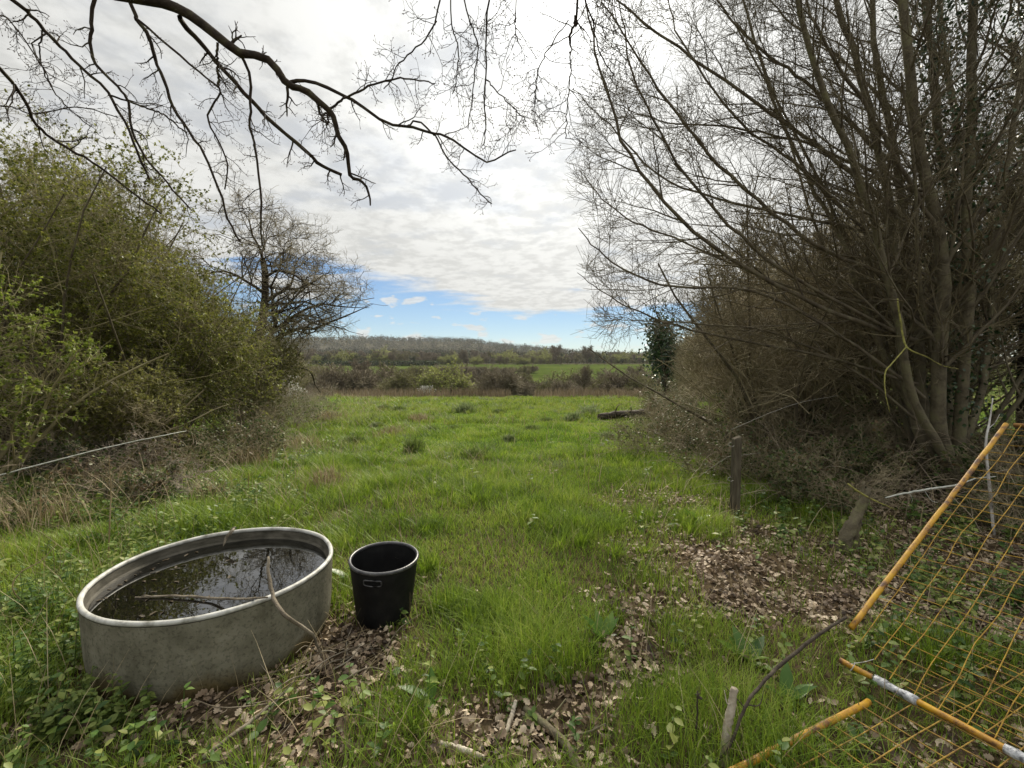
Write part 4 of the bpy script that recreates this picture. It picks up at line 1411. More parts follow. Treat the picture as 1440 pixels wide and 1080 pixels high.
def stick(name, label, cat, pts, r, mat, side=None, K=26, S=8, rough=.2, group=None, jit=.0012):
    Q = spline(np.array(pts), K)
    Q[1:-1] += rng.normal(0, jit, Q[1:-1].shape)
    rr = np.interp(np.linspace(0, 1, K), np.linspace(0, 1, len(r)), r)
    g = [tubes(Q, rr, S, cap=True, rough=rough)]
    for f, d, L, sr in (side or []):
        p = Q[int(f * (K - 1))]
        d = norm(np.array(d, float))
        e = np.stack([p, p + d * L * .5 + rng.normal(0, .01, 3), p + d * L])
        g.append(tubes(spline(e, 8), np.linspace(sr, sr * .4, 8), 6, cap=True))
    o = obj(name, join(*g), M[mat] if isinstance(mat, str) else mat, None, loc=tuple(Q[0]))
    return tag(o, label, cat, group)


def zpt(p, q, z):
    """pixel at absolute height z"""
    th = -PITCH
    a, b = (p - 720) / FPX, -(q - 540) / FPX
    d = np.array([a, math.cos(th) - b * math.sin(th), math.sin(th) + b * math.cos(th)])
    return np.array([0, 0, CAM_H]) + d * ((CAM_H - z) / -d[2])


def build_sticks():
    wz = TC[2] + WZ
    stick('stick', 'straight pale stick lying across the dark water of the trough', 'stick', [zpt(190, 840, wz + .005), zpt(240, 838, wz + .01), zpt(300, 841, wz + .018), zpt(340, 842, .385), zpt(376, 840, .43)], [.004, .006, .0065, .006, .004], 'deadwood', [(.12, (-1, .1, .0), .06, .004)])
    stick('stick', 'bent stick hooked over the near rim of the trough', 'stick', [zpt(377, 783, .58), zpt(378, 812, .50), zpt(386, 843, .435), zpt(402, 866, .40), px(437, 890, 2.12), px(446, 908, 2.14), px(452, 925, 2.16)], [.006, .008, .009, .009, .0075, .006, .004], 'deadwood', [(.95, (.6, -.2, .1), .10, .004), (.9, (.1, -.1, .9), .10, .003)])
    stick('dead_leaf_stalk', 'withered brown stalk hanging over the far rim of the trough', 'stalk', [zpt(331, 741, .44), zpt(325, 748, .425), zpt(318, 757, .39), zpt(314, 768, .36)], [.004, .012, .010, .003], 'deadwood', [(.4, (.3, .2, .4), .05, .004)])
    g = lambda p, q, h=.012: pg(p, q, h)
    stick('fallen_stick', 'short broken pale stick below the lush grass tuft', 'stick', [g(725, 985, .06), g(720, 1005, .03), g(711, 1032, .02)], [.008, .010, .009], 'palewood')
    stick('fallen_branch', 'mossy grey fallen branch leading out of the bottom edge of the picture', 'branch', [g(738, 995, .03), g(770, 1022, .03), g(798, 1050, .025), g(812, 1085, .02)], [.012, .016, .017, .016], 'mossbark', [(.3, (.4, .3, .2), .14, .006), (.55, (.9, .1, .2), .2, .006)])
    stick('fallen_stick', 'short pale stick lying on leaves left of the mossy branch', 'stick', [g(617, 1044), g(650, 1054, .02), g(682, 1066)], [.010, .012, .009], 'palewood')
    stick('fallen_branch', 'long pale grey branch in the weeds at the bottom left of the trough', 'branch', [g(405, 970, .08), g(365, 1005, .06), g(330, 1032, .05), g(285, 1066, .04)], [.006, .008, .009, .008], 'deadwood')
    stick('upright_stick', 'pale cut stick standing upright in the grass near the bottom edge', 'stick', [px(1016, 1095, 1.70), px(1022, 1030, 1.71), px(1033, 968, 1.73)], [.019, .017, .0145], 'palewood', [(.85, (-.5, .2, .8), .05, .003)], rough=.25)
    stick('arching_branch', 'long thin dark branch arching from the upright stick to the yellow frame', 'branch', [px(975, 1084, 1.68), px(1020, 1060, 1.66), px(1043, 1005, 1.70), px(1062, 972, 1.76), px(1100, 933, 1.9), px(1150, 893, 2.05), px(1190, 868, 2.2)], [.004, .005, .006, .0065, .0075, .0075, .0065], 'darkwood', [(.42, (.8, .2, .45), .09, .003), (.38, (-.5, .2, .5), .1, .0025)], 36)
    stick('dead_weed', 'dark dead weed stem standing left of the upright pale stick', 'stem', [px(979, 1066, 1.74), px(980, 1020, 1.74), px(981, 972, 1.74)], [.004, .004, .003], 'darkwood', [(.98, (.4, .1, .6), .015, .006), (.98, (-.4, .1, .6), .015, .006)], 14)
    stick('dead_weed', 'dark short dead stem poking up left of the fallen pale stick', 'stem', [px(598, 1085, 1.72), px(599, 1055, 1.73), px(602, 1026, 1.73)], [.003, .003, .002], 'darkwood', None, 10)
    # dry stalks on the left
    for lab, pts, r in [
            ('tall pale dead stalk rising left of the trough below the rope', [pg(152, 800), px(154, 740, 3.3), px(156, 690, 3.35), px(153, 640, 3.35)], [.005, .005, .004, .002]),
            ('bent dry straw leaning to the right behind the trough', [pg(160, 745), px(172, 727, 3.9), px(190, 703, 4.0), px(208, 687, 4.1)], [.004, .004, .003, .002]),
            ('curved dead stalk lowest at the left edge beside the trough', [pg(48, 860), px(18, 830, 2.7), px(28, 806, 2.75), px(58, 788, 2.8), px(80, 765, 2.85)], [.003, .004, .004, .003, .002]),
            ('thin dry grass stalk standing behind the black bucket', [pg(566, 768), px(562, 740, 3.9), px(558, 715, 3.9), px(548, 690, 3.9)], [.003, .003, .002, .002])]:
        stick('dead_stalk', lab, 'stalk', pts, r, 'straw', None, 16, 5, .1)
    # pale rope / rail in front of the left hedge and the wires on the right
    rope = mat_noise('pale_rope', [(.30, .31, .27), (.44, .45, .40), (.52, .53, .49)], 40, 3, .7, .2, 200)
    stick('pale_rope', 'pale rope strung taut in front of the left-hand hedge', 'rope', [px(-60, 682, 4.2), px(0, 668, 4.4), px(80, 647, 4.7), px(160, 627, 5.1), px(236, 611, 5.5), px(262, 606, 5.8)], [.006, .007, .007, .0065, .006, .003], rope, None, 40, 6, .1)
    wire = mat_noise('old_wire', [(.14, .13, .11), (.24, .23, .20), (.30, .29, .26)], 60, 3, .6, .2, 200)
    stick('pale_rope', 'pale rope tied low in front of the many stemmed tree', 'rope', [px(1245, 700, 3.75), px(1270, 694, 3.8), px(1310, 687, 3.9), px(1345, 682, 4.0), px(1372, 673, 4.1), px(1400, 670, 4.2)], [.005, .008, .008, .008, .005, .004], rope, [(.35, (.45, .1, -.35), .2, .004), (.25, (.3, .1, -.7), .1, .003)], 30, 6, .1)
    stick('fence_wire', 'slack fence wire running up from the top of the wooden post', 'wire', [px(1028, 604, 4.75), px(1090, 578, 4.9), px(1130, 565, 5.1), px(1180, 556, 5.4)], [.003, .003, .003, .002], wire, None, 24, 5, .1)
    stick('fence_wire', 'lower fence wire leading left from the middle of the wooden post', 'wire', [px(985, 669, 5.2), px(1020, 645, 4.9), px(1036, 641, 4.72), px(1070, 637, 4.85)], [.003, .003, .003, .002], wire, None, 24, 5, .1)
    # wooden post
    b = pg(1033, 722)
    t = thing('fence_post', 'weathered square wooden fence post beside the grass track', 'post', b)
    hh = .80
    bx = []
    w = .037
    for k, (zz, s) in enumerate([(-.1, 1.05), (.0, 1.03), (.3, 1.0), (.6, .98), (hh - .012, .97), (hh, .86)]):
        bx.append([[b[0] + dx * w * s + zz * .006, b[1] + dy * w * s, b[2] + zz + (dx * .012 if k > 3 else 0)] for dx, dy in ((-1, -1), (1, -1), (1, 1), (-1, 1))])
    V = np.array(bx).reshape(-1, 3)
    F4 = [[4 * k + j, 4 * k + (j + 1) % 4, 4 * k + 4 + (j + 1) % 4, 4 * k + 4 + j] for k in range(5) for j in range(4)] + [[20, 21, 22, 23]]
    obj('post', (V, [np.array(F4)]), M['postwood'], t, smooth_sh=False)
    for zz in (.72, .36):
        P = spline([b + [-.055, -.02, zz + .02], b + [-.075, -.04, zz + .035], b + [-.095, -.03, zz + .01], b + [-.07, -.045, zz - .01], b + [-.04, -.04, zz]], 20)
        obj('wire_loop', tubes(P, np.full(20, .0035), 5), wire, t)
    # stump and stakes
    sb = pg(1184, 776)
    tp = px(1222, 686, sb[1] + .05)
    P = spline([sb + [-.02, 0, -.1], sb + (tp - sb) * .3 + [-.015, 0, 0], sb + (tp - sb) * .65 + [.012, .01, 0], tp], 26)
    P2 = spline([sb + [.12, .05, -.08], sb + (tp - sb) * .35 + [.05, .02, 0], sb + (tp - sb) * .7 + [.01, .01, 0], tp + [-.03, .02, .05]], 22)
    tag(obj('mossy_stump', join(tubes(P, np.interp(np.linspace(0, 1, 26), [0, .12, .5, .9, 1], [.085, .055, .04, .03, .012]), 14, cap=True, rough=.55), tubes(P2, np.interp(np.linspace(0, 1, 22), [0, .5, 1], [.045, .026, .01]), 10, cap=True, rough=.5)), M['mossbark'], None, loc=tuple(sb)), 'leaning mossy stump at the edge of the brambles', 'stump')
    stick('birch_stake', 'white peeling stake leaning behind the top of the yellow mesh', 'stake', [px(1398, 752, 3.9), px(1392, 690, 3.95), px(1388, 650, 4.0), px(1386, 622, 4.0), px(1392, 590, 4.05), px(1396, 560, 4.1)], [.011, .012, .010, .009, .007, .004], mat_noise('birch_bark', [(.09, .075, .06), (.42, .40, .38), (.56, .55, .53)], 9, 5, .7, .3, 50, pos=[.36, .48, .62], stretch=(1, 1, .6)), [(.75, (.6, .2, .5), .2, .005)])
    stick('lichen_branch', 'hanging dead branch coated in yellow lichen before the many stemmed tree', 'branch', [px(1262, 420, 4.75), px(1267, 455, 4.7), px(1272, 482, 4.65), px(1281, 493, 4.6), px(1305, 503, 4.6), px(1325, 514, 4.65), px(1348, 519, 4.7)], [.008, .009, .009, .008, .005, .004, .003], 'lichen', None, 30)
    stick('lichen_branch', 'drooping lichen covered twig just left of the hanging dead branch', 'branch', [px(1274, 488, 4.62), px(1258, 507, 4.5), px(1245, 524, 4.45), px(1245, 552, 4.4), px(1251, 580, 4.4)], [.006, .006, .006, .005, .003], 'lichen', None, 20)
    stick('lichen_twig', 'greenish broken twig at the top of the mossy stump', 'twig', [px(1192, 680, 3.75), px(1205, 690, 3.72), px(1228, 703, 3.7), px(1258, 716, 3.7)], [.006, .008, .007, .003], 'lichen', None, 16)


M['mossstump'] = mat_noise('mossy_stump_bark', [(.07, .06, .04), (.13, .125, .075), (.19, .19, .11)], 8, 6, .95, .7, 40)
build_sticks()


def build_brushwood():
    # heap of dead stalks and twigs beside the trough
    c = pg(465, 935)
    t = thing('twig_heap', 'heap of dead stalks and twigs between trough and bucket', 'twigs', c)
    n = 75
    x = c[0] + rng.normal(0, .13, n) - .03
    y = c[1] + rng.normal(0, .22, n)
    b = np.stack([x, y, gz(x, y) + rng.uniform(.0, .05, n)], -1)
    a = rng.uniform(0, 6.28, n)
    el = np.abs(rng.normal(.1, .35, n))
    L = rng.uniform(.12, .38, n)
    d = np.stack([np.cos(a) * np.cos(el), np.sin(a) * np.cos(el), np.sin(el)], -1)
    P = np.stack([b, b + d * L[:, None] * .5 + rng.normal(0, .012, (n, 3)), b + d * L[:, None] + rng.normal(0, .03, (n, 3)) - [0, 0, .02]], 1)
    P = np.stack([spline(p, 8) for p in P])
    k = np.all(clear(P[..., 0], P[..., 1], .035), axis=1)
    P = P[k]
    rr = rng.uniform(.0015, .0045, len(P))[:, None] * np.linspace(1, .5, 8)[None]
    h = len(P) // 2
    obj('twigs', tubes(P[:h], rr[:h], 5), M['deadwood'], t)
    obj('stalks', tubes(P[h:], rr[h:] * .7, 4), M['straw'], t)


build_brushwood()


# ------------------------------------------------------------------ yellow mesh panels
def mat_yellow():
    m, nt, N, L, out = new_mat('yellow_paint')
    tc = N.new('ShaderNodeTexCoord')
    n1 = N.new('ShaderNodeTexNoise')
    n1.inputs['Scale'].default_value = 11
    n1.inputs['Detail'].default_value = 7
    n1.inputs['Roughness'].default_value = .7
    L.new(tc.outputs['Object'], n1.inputs['Vector'])
    r = ramp_node(N, [(.09, .04, .02), (.34, .17, .018), (.48, .26, .009), (.52, .31, .012)], [.38, .47, .57, .75])
    L.new(n1.outputs['Fac'], r.inputs[0])
    b = N.new('ShaderNodeBsdfPrincipled')
    b.inputs['Roughness'].default_value = .5
    L.new(r.outputs[0], b.inputs['Base Color'])
    bp = N.new('ShaderNodeBump')
    bp.inputs['Strength'].default_value = .2
    bp.inputs['Distance'].default_value = .005
    L.new(n1.outputs['Fac'], bp.inputs['Height'])
    L.new(bp.outputs[0], b.inputs['Normal'])
    L.new(b.outputs[0], out.inputs[0])
    return m


def build_panels():
    yl = mat_yellow()
    # leaning panel: solve its plane from the two bars seen in the photograph
    zc = .10
    Ccorner = zpt(1168, 921, zc)
    low = zpt(1405, 1048, .115)
    d1 = norm(low - Ccorner)
    hn = norm(np.array([-d1[1], d1[0], 0.0]))
    if hn[0] < 0:
        hn = -hn
    th = -PITCH
    a_, b_ = (1415 - 720) / FPX, -(597 - 540) / FPX
    ray = np.array([a_, math.cos(th) - b_ * math.sin(th), math.sin(th) + b_ * math.cos(th)])
    # Ccorner + s*hn + u*z = cam + t*ray
    A = np.stack([hn, [0, 0, 1.0], -ray], 1)
    s, u, tt = np.linalg.solve(A, np.array([0, 0, CAM_H]) - Ccorner)
    top = Ccorner + hn * s + np.array([0, 0, u])
    Lb = np.linalg.norm(top - Ccorner)
    d2 = (top - Ccorner) / Lb
    nrm = norm(np.cross(d1, d2))
    W = 2.0
    base = Ccorner.copy()
    base[2] = float(gz(base[0], base[1]))
    t = thing('mesh_panel', 'yellow wire mesh panel leaning at the right with its rusty corner gone', 'panel', base)

    def on_p(u_, v_, off=0.0):
        return Ccorner + d1 * u_ + d2 * v_ + nrm * off
    # side bar and its worn foot
    v0 = .0
    for k in range(400):
        v0 = k * .002
        q = on_p(0, v0)
        if HOR + (CAM_H - q[2]) / q[1] * FPX < 893:
            break
    P = np.stack([on_p(0, v) for v in np.linspace(v0, Lb, 24)])
    obj('side_bar', tubes(P + rng.normal(0, .0008, P.shape), np.full(24, .0135), 12, cap=True), yl, t)
    ub = .045
    P = np.stack([on_p(u_, 0) for u_ in np.linspace(ub, W, 30)])
    obj('bottom_bar', tubes(P + rng.normal(0, .0008, P.shape), np.full(30, .0135), 12, cap=True), yl, t)
    P = np.stack([on_p(W, v) for v in np.linspace(-.015, Lb, 20)])
    obj('side_bar', tubes(P, np.full(20, .016), 12, cap=True), yl, t)
    P = np.stack([on_p(u_, Lb) for u_ in np.linspace(0.035, W, 20)])
    obj('top_bar', tubes(P, np.full(20, .014), 12, cap=True), mat_noise('rusted_bar', [(.06, .03, .015), (.14, .07, .03), (.25, .13, .03)], 16, 6, .8, .3, 60), t)
    # wires: one mesh, a pattern of one part
    G = []
    du = .088
    us = np.arange(du * .75, W, du)
    for i, u_ in enumerate(us):
        off = .004
        v_s = .0 if u_ > .3 else .18 * (1 - u_ / .3)
        vv = np.linspace(v_s, Lb, 22)
        w = .02 * vnoise(vv * 3, vv * 0 + i, .6, 81) - .010
        w2 = .03 * vnoise(vv * 3, vv * 0 + i, .9, 82) - .015
        G.append(tubes(np.stack([on_p(u_ + a * 1.2, v, off + b2) for v, a, b2 in zip(vv, w, w2)]), np.full(22, .0020), 6))
    dv = .088
    for j, v in enumerate(np.arange(dv * .8, Lb, dv)):
        uu = np.linspace(.0 if v > .35 else .12, W, 20)
        w = .02 * vnoise(uu * 3, uu * 0 + j, .6, 83) - .010
        G.append(tubes(np.stack([on_p(u_, v + a, -.001 + a * .8) for u_, a in zip(uu, w)]), np.full(20, .0018), 6))
    obj('wire_mesh', join(*G), mat_noise('yellow_wire_paint', [(.12, .065, .02), (.32, .19, .03), (.42, .27, .04)], 25, 5, .6, 0, pos=[.32, .45, .65]), t)
    # pale wrappings on the bottom bar
    pw = mat_noise('grey_wrapping', [(.10, .10, .11), (.36, .37, .39), (.52, .53, .56)], 38, 6, .45, .4, 90, pos=[.36, .47, .6], spec=.5)

    def u_at(p, q):
        a_, b_ = (p - 720) / FPX, -(q - 540) / FPX
        r = np.array([a_, math.cos(th) - b_ * math.sin(th), math.sin(th) + b_ * math.cos(th)])
        best = min(np.linspace(0, W, 1000), key=lambda u_: abs((on_p(u_, 0)[0]) / on_p(u_, 0)[1] - r[0] / r[1]))
        return best
    for p0, p1 in (((1229, 953), (1291, 986)), ((1413, 1050), (1500, 1100))):
        u0, u1 = u_at(*p0), u_at(*p1)
        n = 26
        P = np.stack([on_p(v, 0) for v in np.linspace(u0, u1, n)])
        rr = .0175 + .002 * np.sin(np.linspace(0, 9, n)) + rng.normal(0, .0006, n)
        rr[0] = rr[-1] = .0165
        obj('grey_sleeve', tubes(P, rr, 14, cap=True, rough=.08), pw, t)
    tie = spline([on_p(.10, .0, .018), on_p(.12, .02, .022), on_p(.145, .04, .03), on_p(.17, .065, .04)], 20)
    tw = np.stack([on_p(.10 + .012 * math.sin(k), .02 * math.cos(k), .02 * math.sin(k + .3)) for k in np.linspace(0, 12, 30)])
    obj('twine_tie', join(tubes(tie, np.full(20, .0016), 5), tubes(tw, np.full(30, .002), 5)), mat_noise('white_twine', [(.4, .4, .38), (.6, .6, .57)], 60, 2, .8, 0), t)

    # second panel lying flat under leaves
    e0, e1 = pg(1035, 1082, .07), pg(1222, 987, .095)
    f1 = norm(e1 - e0)
    L2 = np.linalg.norm(e1 - e0)
    f2 = norm(np.array([f1[1], -f1[0], 0.0]))
    if f2[0] < 0:
        f2 = -f2
    f2 = norm(f2 + [0, 0, .05])
    t2 = thing('mesh_panel', 'yellow mesh panel lying flat among leaves with its rusty edge bar showing', 'panel', e0 - [0, 0, .03])
    P = np.stack([e0 + f1 * v for v in np.linspace(-.1, L2, 24)])
    obj('edge_bar', tubes(P + rng.normal(0, .001, P.shape), np.full(24, .013), 12, cap=True), yl, t2)
    G = []
    for v in np.arange(.03, L2 + .9, .10):
        P = np.stack([e0 + f1 * v + f2 * u_ + np.array([0, 0, .006 * math.sin(u_ * 7 + v * 20)]) for u_ in np.linspace(0, 1.3, 22)])
        G.append(tubes(P, np.full(22, .0026), 6))
    for u_ in np.arange(.09, 1.3, .10):
        P = np.stack([e0 + f1 * v + f2 * u_ + np.array([0, 0, .006 * math.sin(u_ * 17 + v * 6)]) for v in np.linspace(-.05, L2 + .85, 22)])
        G.append(tubes(P, np.full(22, .0026), 6))
    obj('wire_mesh', join(*G), mat_noise('rusty_wire', [(.10, .06, .03), (.26, .16, .04), (.40, .26, .05)], 25, 5, .7, 0, pos=[.32, .48, .65]), t2)


build_panels()


# ------------------------------------------------------------------ meadow: tussocks, docks, the log
def tuft(name, label, cat, loc, rad, h, n, mat, group=None, w=.006):
    x = loc[0] + rng.normal(0, rad * .36, n)
    y = loc[1] + rng.normal(0, rad * .36, n)
    r = np.hypot(x - loc[0], y - loc[1]) / rad
    g = blades(x, y, h * rng.uniform(.6, 1.1, n) * (1.1 - .5 * np.clip(r, 0, 1.3)), w * rng.uniform(.7, 1.3, n), .5, .8, 3)
    return tag(obj(name, g, M[mat], None, loc=tuple(loc)), label, cat, group)


def build_meadow():
    G = 'dark tussocks dotted about the meadow'
    spots = [(653, 577, 1.1, .8, 'wide dark tussock in the far middle of the meadow'), (668, 640, .55, .4, 'grey green tussock halfway up the meadow, the broadest there'), (497, 622, .45, .45, 'dark tussock at the left margin of the meadow near the brambles'),
             (530, 597, .5, .4, 'small dark tussock left of the pale patch of weeds'), (540, 573, .8, .5, 'tussock low on the far left of the meadow by the weed strip'), (702, 578, .6, .4, 'small far tussock just right of the wide dark one'),
             (806, 588, .7, .6, 'rounded tussock left of the dark fallen log'), (768, 590, .5, .3, 'flat brown tussock between the far tussocks and the log'), (748, 601, .5, .35, 'low tussock in the middle of the meadow'), (855, 614, .35, .4, 'tussock on the right of the meadow below the log'),
             (582, 632, .35, .5, 'narrow tall tussock beside the dry stalks left of centre'), (606, 605, .5, .35, 'tussock with pale blades left of the meadow centre'), (830, 580, 1.0, .6, 'tussock hard against the left end of the fallen log'), (640, 600, .45, .3, 'little tussock above the broad grey green one'),
             (560, 574, .7, .45, 'far tussock nearest the left hedge end'), (716, 617, .3, .3, 'small tussock right of the broad grey green one')]
    for i, (p, q, r, h, lab) in enumerate(spots):
        b = pg(p, q + 3)
        tuft('grass_tussock', lab, 'tussock', b, r * rng.uniform(.5, .8), h * rng.uniform(.5, .9), 300, 'tussock_dark' if i % 3 else 'tussock_grey', G, .004 + .0011 * b[1])
    G = 'clumps of dead straw on the left of the meadow'
    for p, q, r, h, lab in [(462, 686, .38, .42, 'clump of dead straw at the meadow edge above the bucket'), (295, 705, .3, .32, 'clump of dead straw directly behind the trough'), (172, 700, .4, .5, 'clump of dead straw below the pale rope'), (550, 615, .6, .5, 'pale clump of dead straw in the left of the meadow'), (590, 592, .7, .45, 'whitish clump of dead straw near the far tussocks'), (60, 740, .4, .45, 'clump of dead straw at the left edge of the picture'), (240, 665, .5, .5, 'clump of dead straw just below the right end of the pale rope'), (350, 655, .5, .45, 'clump of dead straw at the foot of the left-hand brambles'), (420, 632, .6, .5, 'clump of dead straw where the left-hand brambles end'), (110, 690, .5, .5, 'clump of dead straw under the left part of the pale rope'), (460, 590, .9, .6, 'far clump of dead straw at the left margin of the meadow')]:
        b = pg(p, q)
        tuft('straw_clump', lab, 'dry grass', b, r, h, 200, 'straw', G, .003 + .0008 * b[1])
    # docks and other broad-leaved plants
    G = 'broad leaved dock plants'
    for p, q, s, lab, n in [(1052, 930, .16, 'dock plant with broad upright leaves near the upright stick', 9), (846, 900, .15, 'dock plant with a flat leaf beside the leaf litter', 7), (610, 985, .13, 'dock plant with dark leaves below the bucket', 6),
                            (975, 735, .17, 'bright dock plant beside the grass track near the post', 10), (1110, 985, .13, 'dock plant in front of the flat yellow panel', 7), (236, 735, .14, 'dock plant glowing yellow green behind the trough', 8), (494, 815, .16, 'dock plant squeezed between trough and bucket', 8), (555, 840, .07, 'small leafy seedling right in front of the bucket', 6)]:
        b = pg(p, q)
        a = rng.uniform(0, 6.28, n)
        el = rng.uniform(.2, 1.0, n)
        D = np.stack([np.cos(a) * np.cos(el), np.sin(a) * np.cos(el), np.sin(el)], -1)
        Nn = np.stack([-np.cos(a) * np.sin(el), -np.sin(a) * np.sin(el), np.cos(el)], -1)
        ln = s * rng.uniform(.7, 1.3, n)
        V, F = scatter(LONG, np.tile(b, (n, 1)) + rng.normal(0, .01, (n, 3)) * [1, 1, 0], D, Nn, ln, ln * .36)
        off = (np.arange(n) * 10)[:, None, None]
        F = F + [(LONG_T[None] + off).reshape(-1, 3)]
        tag(obj('dock_plant', (V, F), M['dock'], None, loc=tuple(b)), lab, 'plant', G)
    # leafy clump bottom left corner
    for p, q, n, h, lab in [(120, 1030, 46, .20, 'yellow green cleavers clump in the bottom left corner'), (30, 985, 36, .24, 'dark nettle patch at the left edge beside the trough'), (30, 880, 34, .3, 'nettle patch just left of the trough wall')]:
        b = pg(p, q)
        x, y = b[0] + rng.normal(0, .13, n), b[1] + rng.normal(0, .09, n)
        k = clear(x, y, .03)
        g = weed_geo(x[k], y[k], h * .4, h, .042, 14)
        tag(obj('nettle_patch' if 'nettle' in lab else 'cleavers_clump', g, M['weed_bright'] if 'yellow' in lab else M['weed'], None, loc=tuple(b)), lab, 'weeds')
    # the rotting log
    a, b = pg(842, 586, .12), pg(912, 586, .16)
    b[1] = a[1] + .8
    b[0] = (912 - 720) / FPX * b[1]
    b[2] = float(gz(b[0], b[1])) + .2
    t = thing('fallen_log', 'dark rotting log lying at the right of the meadow', 'log', (a + b) / 2 - [0, 0, .2])
    n = 20
    P = spline([a, a * .66 + b * .34 + [0, 0, .03], a * .33 + b * .67, b], n)
    obj('trunk', tubes(P, np.interp(np.linspace(0, 1, n), [0, .5, 1], [.11, .15, .19]), 12, cap=True, rough=.5), M['darkwood'], t)
    for f, d, L, r in [(.35, (.2, -.4, .8), .5, .03), (.7, (-.3, -.2, .9), .35, .04), (.97, (.5, -.2, 1), .6, .03)]:
        p = P[int(f * (n - 1))]
        d = norm(np.array(d))
        obj('broken_limb', tubes(spline([p, p + d * L * .5 + rng.normal(0, .03, 3), p + d * L], 8), np.linspace(r, r * .5, 8), 7, cap=True), M['deadwood'], t)


M['dock'] = mat_leaf('dock_leaves', [(.04, .095, .018), (.08, .17, .025), (.17, .27, .04)], .4, .4, 3, .4)
M['weed_bright'] = mat_leaf('cleavers_leaves', [(.07, .11, .025), (.13, .18, .04), (.22, .26, .07)], .4, .5, 3)
build_meadow()


# ------------------------------------------------------------------ trees beyond the field
def puff_tree(name, loc, h, rad, leaf, n, mats, trunk=.35, dens=(10, 7, 6), tw=.03, squash=1.0, fill=1.0, dome=False):
    """tree seen from afar: trunk, branches, twig haze or leaves"""
    t = thing(name, None, None, loc)
    loc = np.asarray(loc, float)
    K = 7
    th = h * (.25 if dome else .7)
    P0 = (loc + np.linspace(-.03, 1, K)[:, None] * np.array([.05 * h, 0, th]) + rng.normal(0, .02 * h, (K, 3)) * np.linspace(0, 1, K)[:, None])[None]
    R0 = (h * .022 * np.linspace(1.2, .4, K))[None]
    cz = h * (.5 if dome else .62)
    keep = ellip(loc + [0, 0, cz], (rad, rad, (h - cz) * 1.08 if not dome else h * .55))
    P1, R1 = grow(P0, R0, dens[0], (trunk if not dome else .05, 1), (30, 80), (rad * .7, rad * 1.15), 6, .18, (0, 0, .06), .6, .3, tw * 1.5, .3)
    P2, R2 = grow(P1, R1, dens[1], (.2, 1), (25, 75), (rad * .3, rad * .6), 5, .2, (0, 0, .05), .6, .4, tw, .3, keep=keep)
    P3, R3 = grow(P2, R2, dens[2], (.1, 1), (25, 75), (rad * .1, rad * .28), 4, .2, (0, 0, .04), .7, .5, tw * .7, .3, keep=keep)
    obj('trunk', tubes(P0, R0, 7), M[mats[0]], t)
    obj('branches', tubes(P1, R1, 4), M[mats[0]], t)
    g = [tubes(P2, R2, 3), tubes(P3, R3, 3)]
    obj('crown_twigs', join(*g), M[mats[1]], t)
    if n:
        obj('crown', leaves_on(P3, n, leaf, leaf * .7, flat=.3), M[mats[2]], t)
    return t


M['far_twig'] = mat_noise('far_brown_twigs', [(.11, .09, .06), (.17, .14, .10), (.22, .185, .135)], .6, 3, .9, 0)
M['far_twig2'] = mat_noise('far_purple_twigs', [(.115, .095, .065), (.175, .148, .10), (.23, .195, .14)], .6, 3, .9, 0)
M['far_olive'] = mat_noise('far_olive_twigs', [(.12, .11, .055), (.18, .165, .085), (.23, .21, .115)], .6, 3, .9, 0)
M['far_leaf'] = mat_leaf('far_spring_leaves', [(.09, .105, .035), (.15, .165, .05), (.21, .22, .07)], .35, .6, .4)
M['far_dark'] = mat_leaf('far_dark_leaves', [(.02, .032, .014), (.04, .06, .022), (.065, .085, .03)], .2, .6, .4)
M['willow'] = mat_leaf('willow_leaves', [(.17, .20, .055), (.25, .28, .08), (.33, .35, .12)], .45, .6, .4)
M['blossom'] = mat_leaf('white_blossom', [(.45, .44, .40), (.62, .61, .57), (.7, .7, .66)], .3, .7, .5)


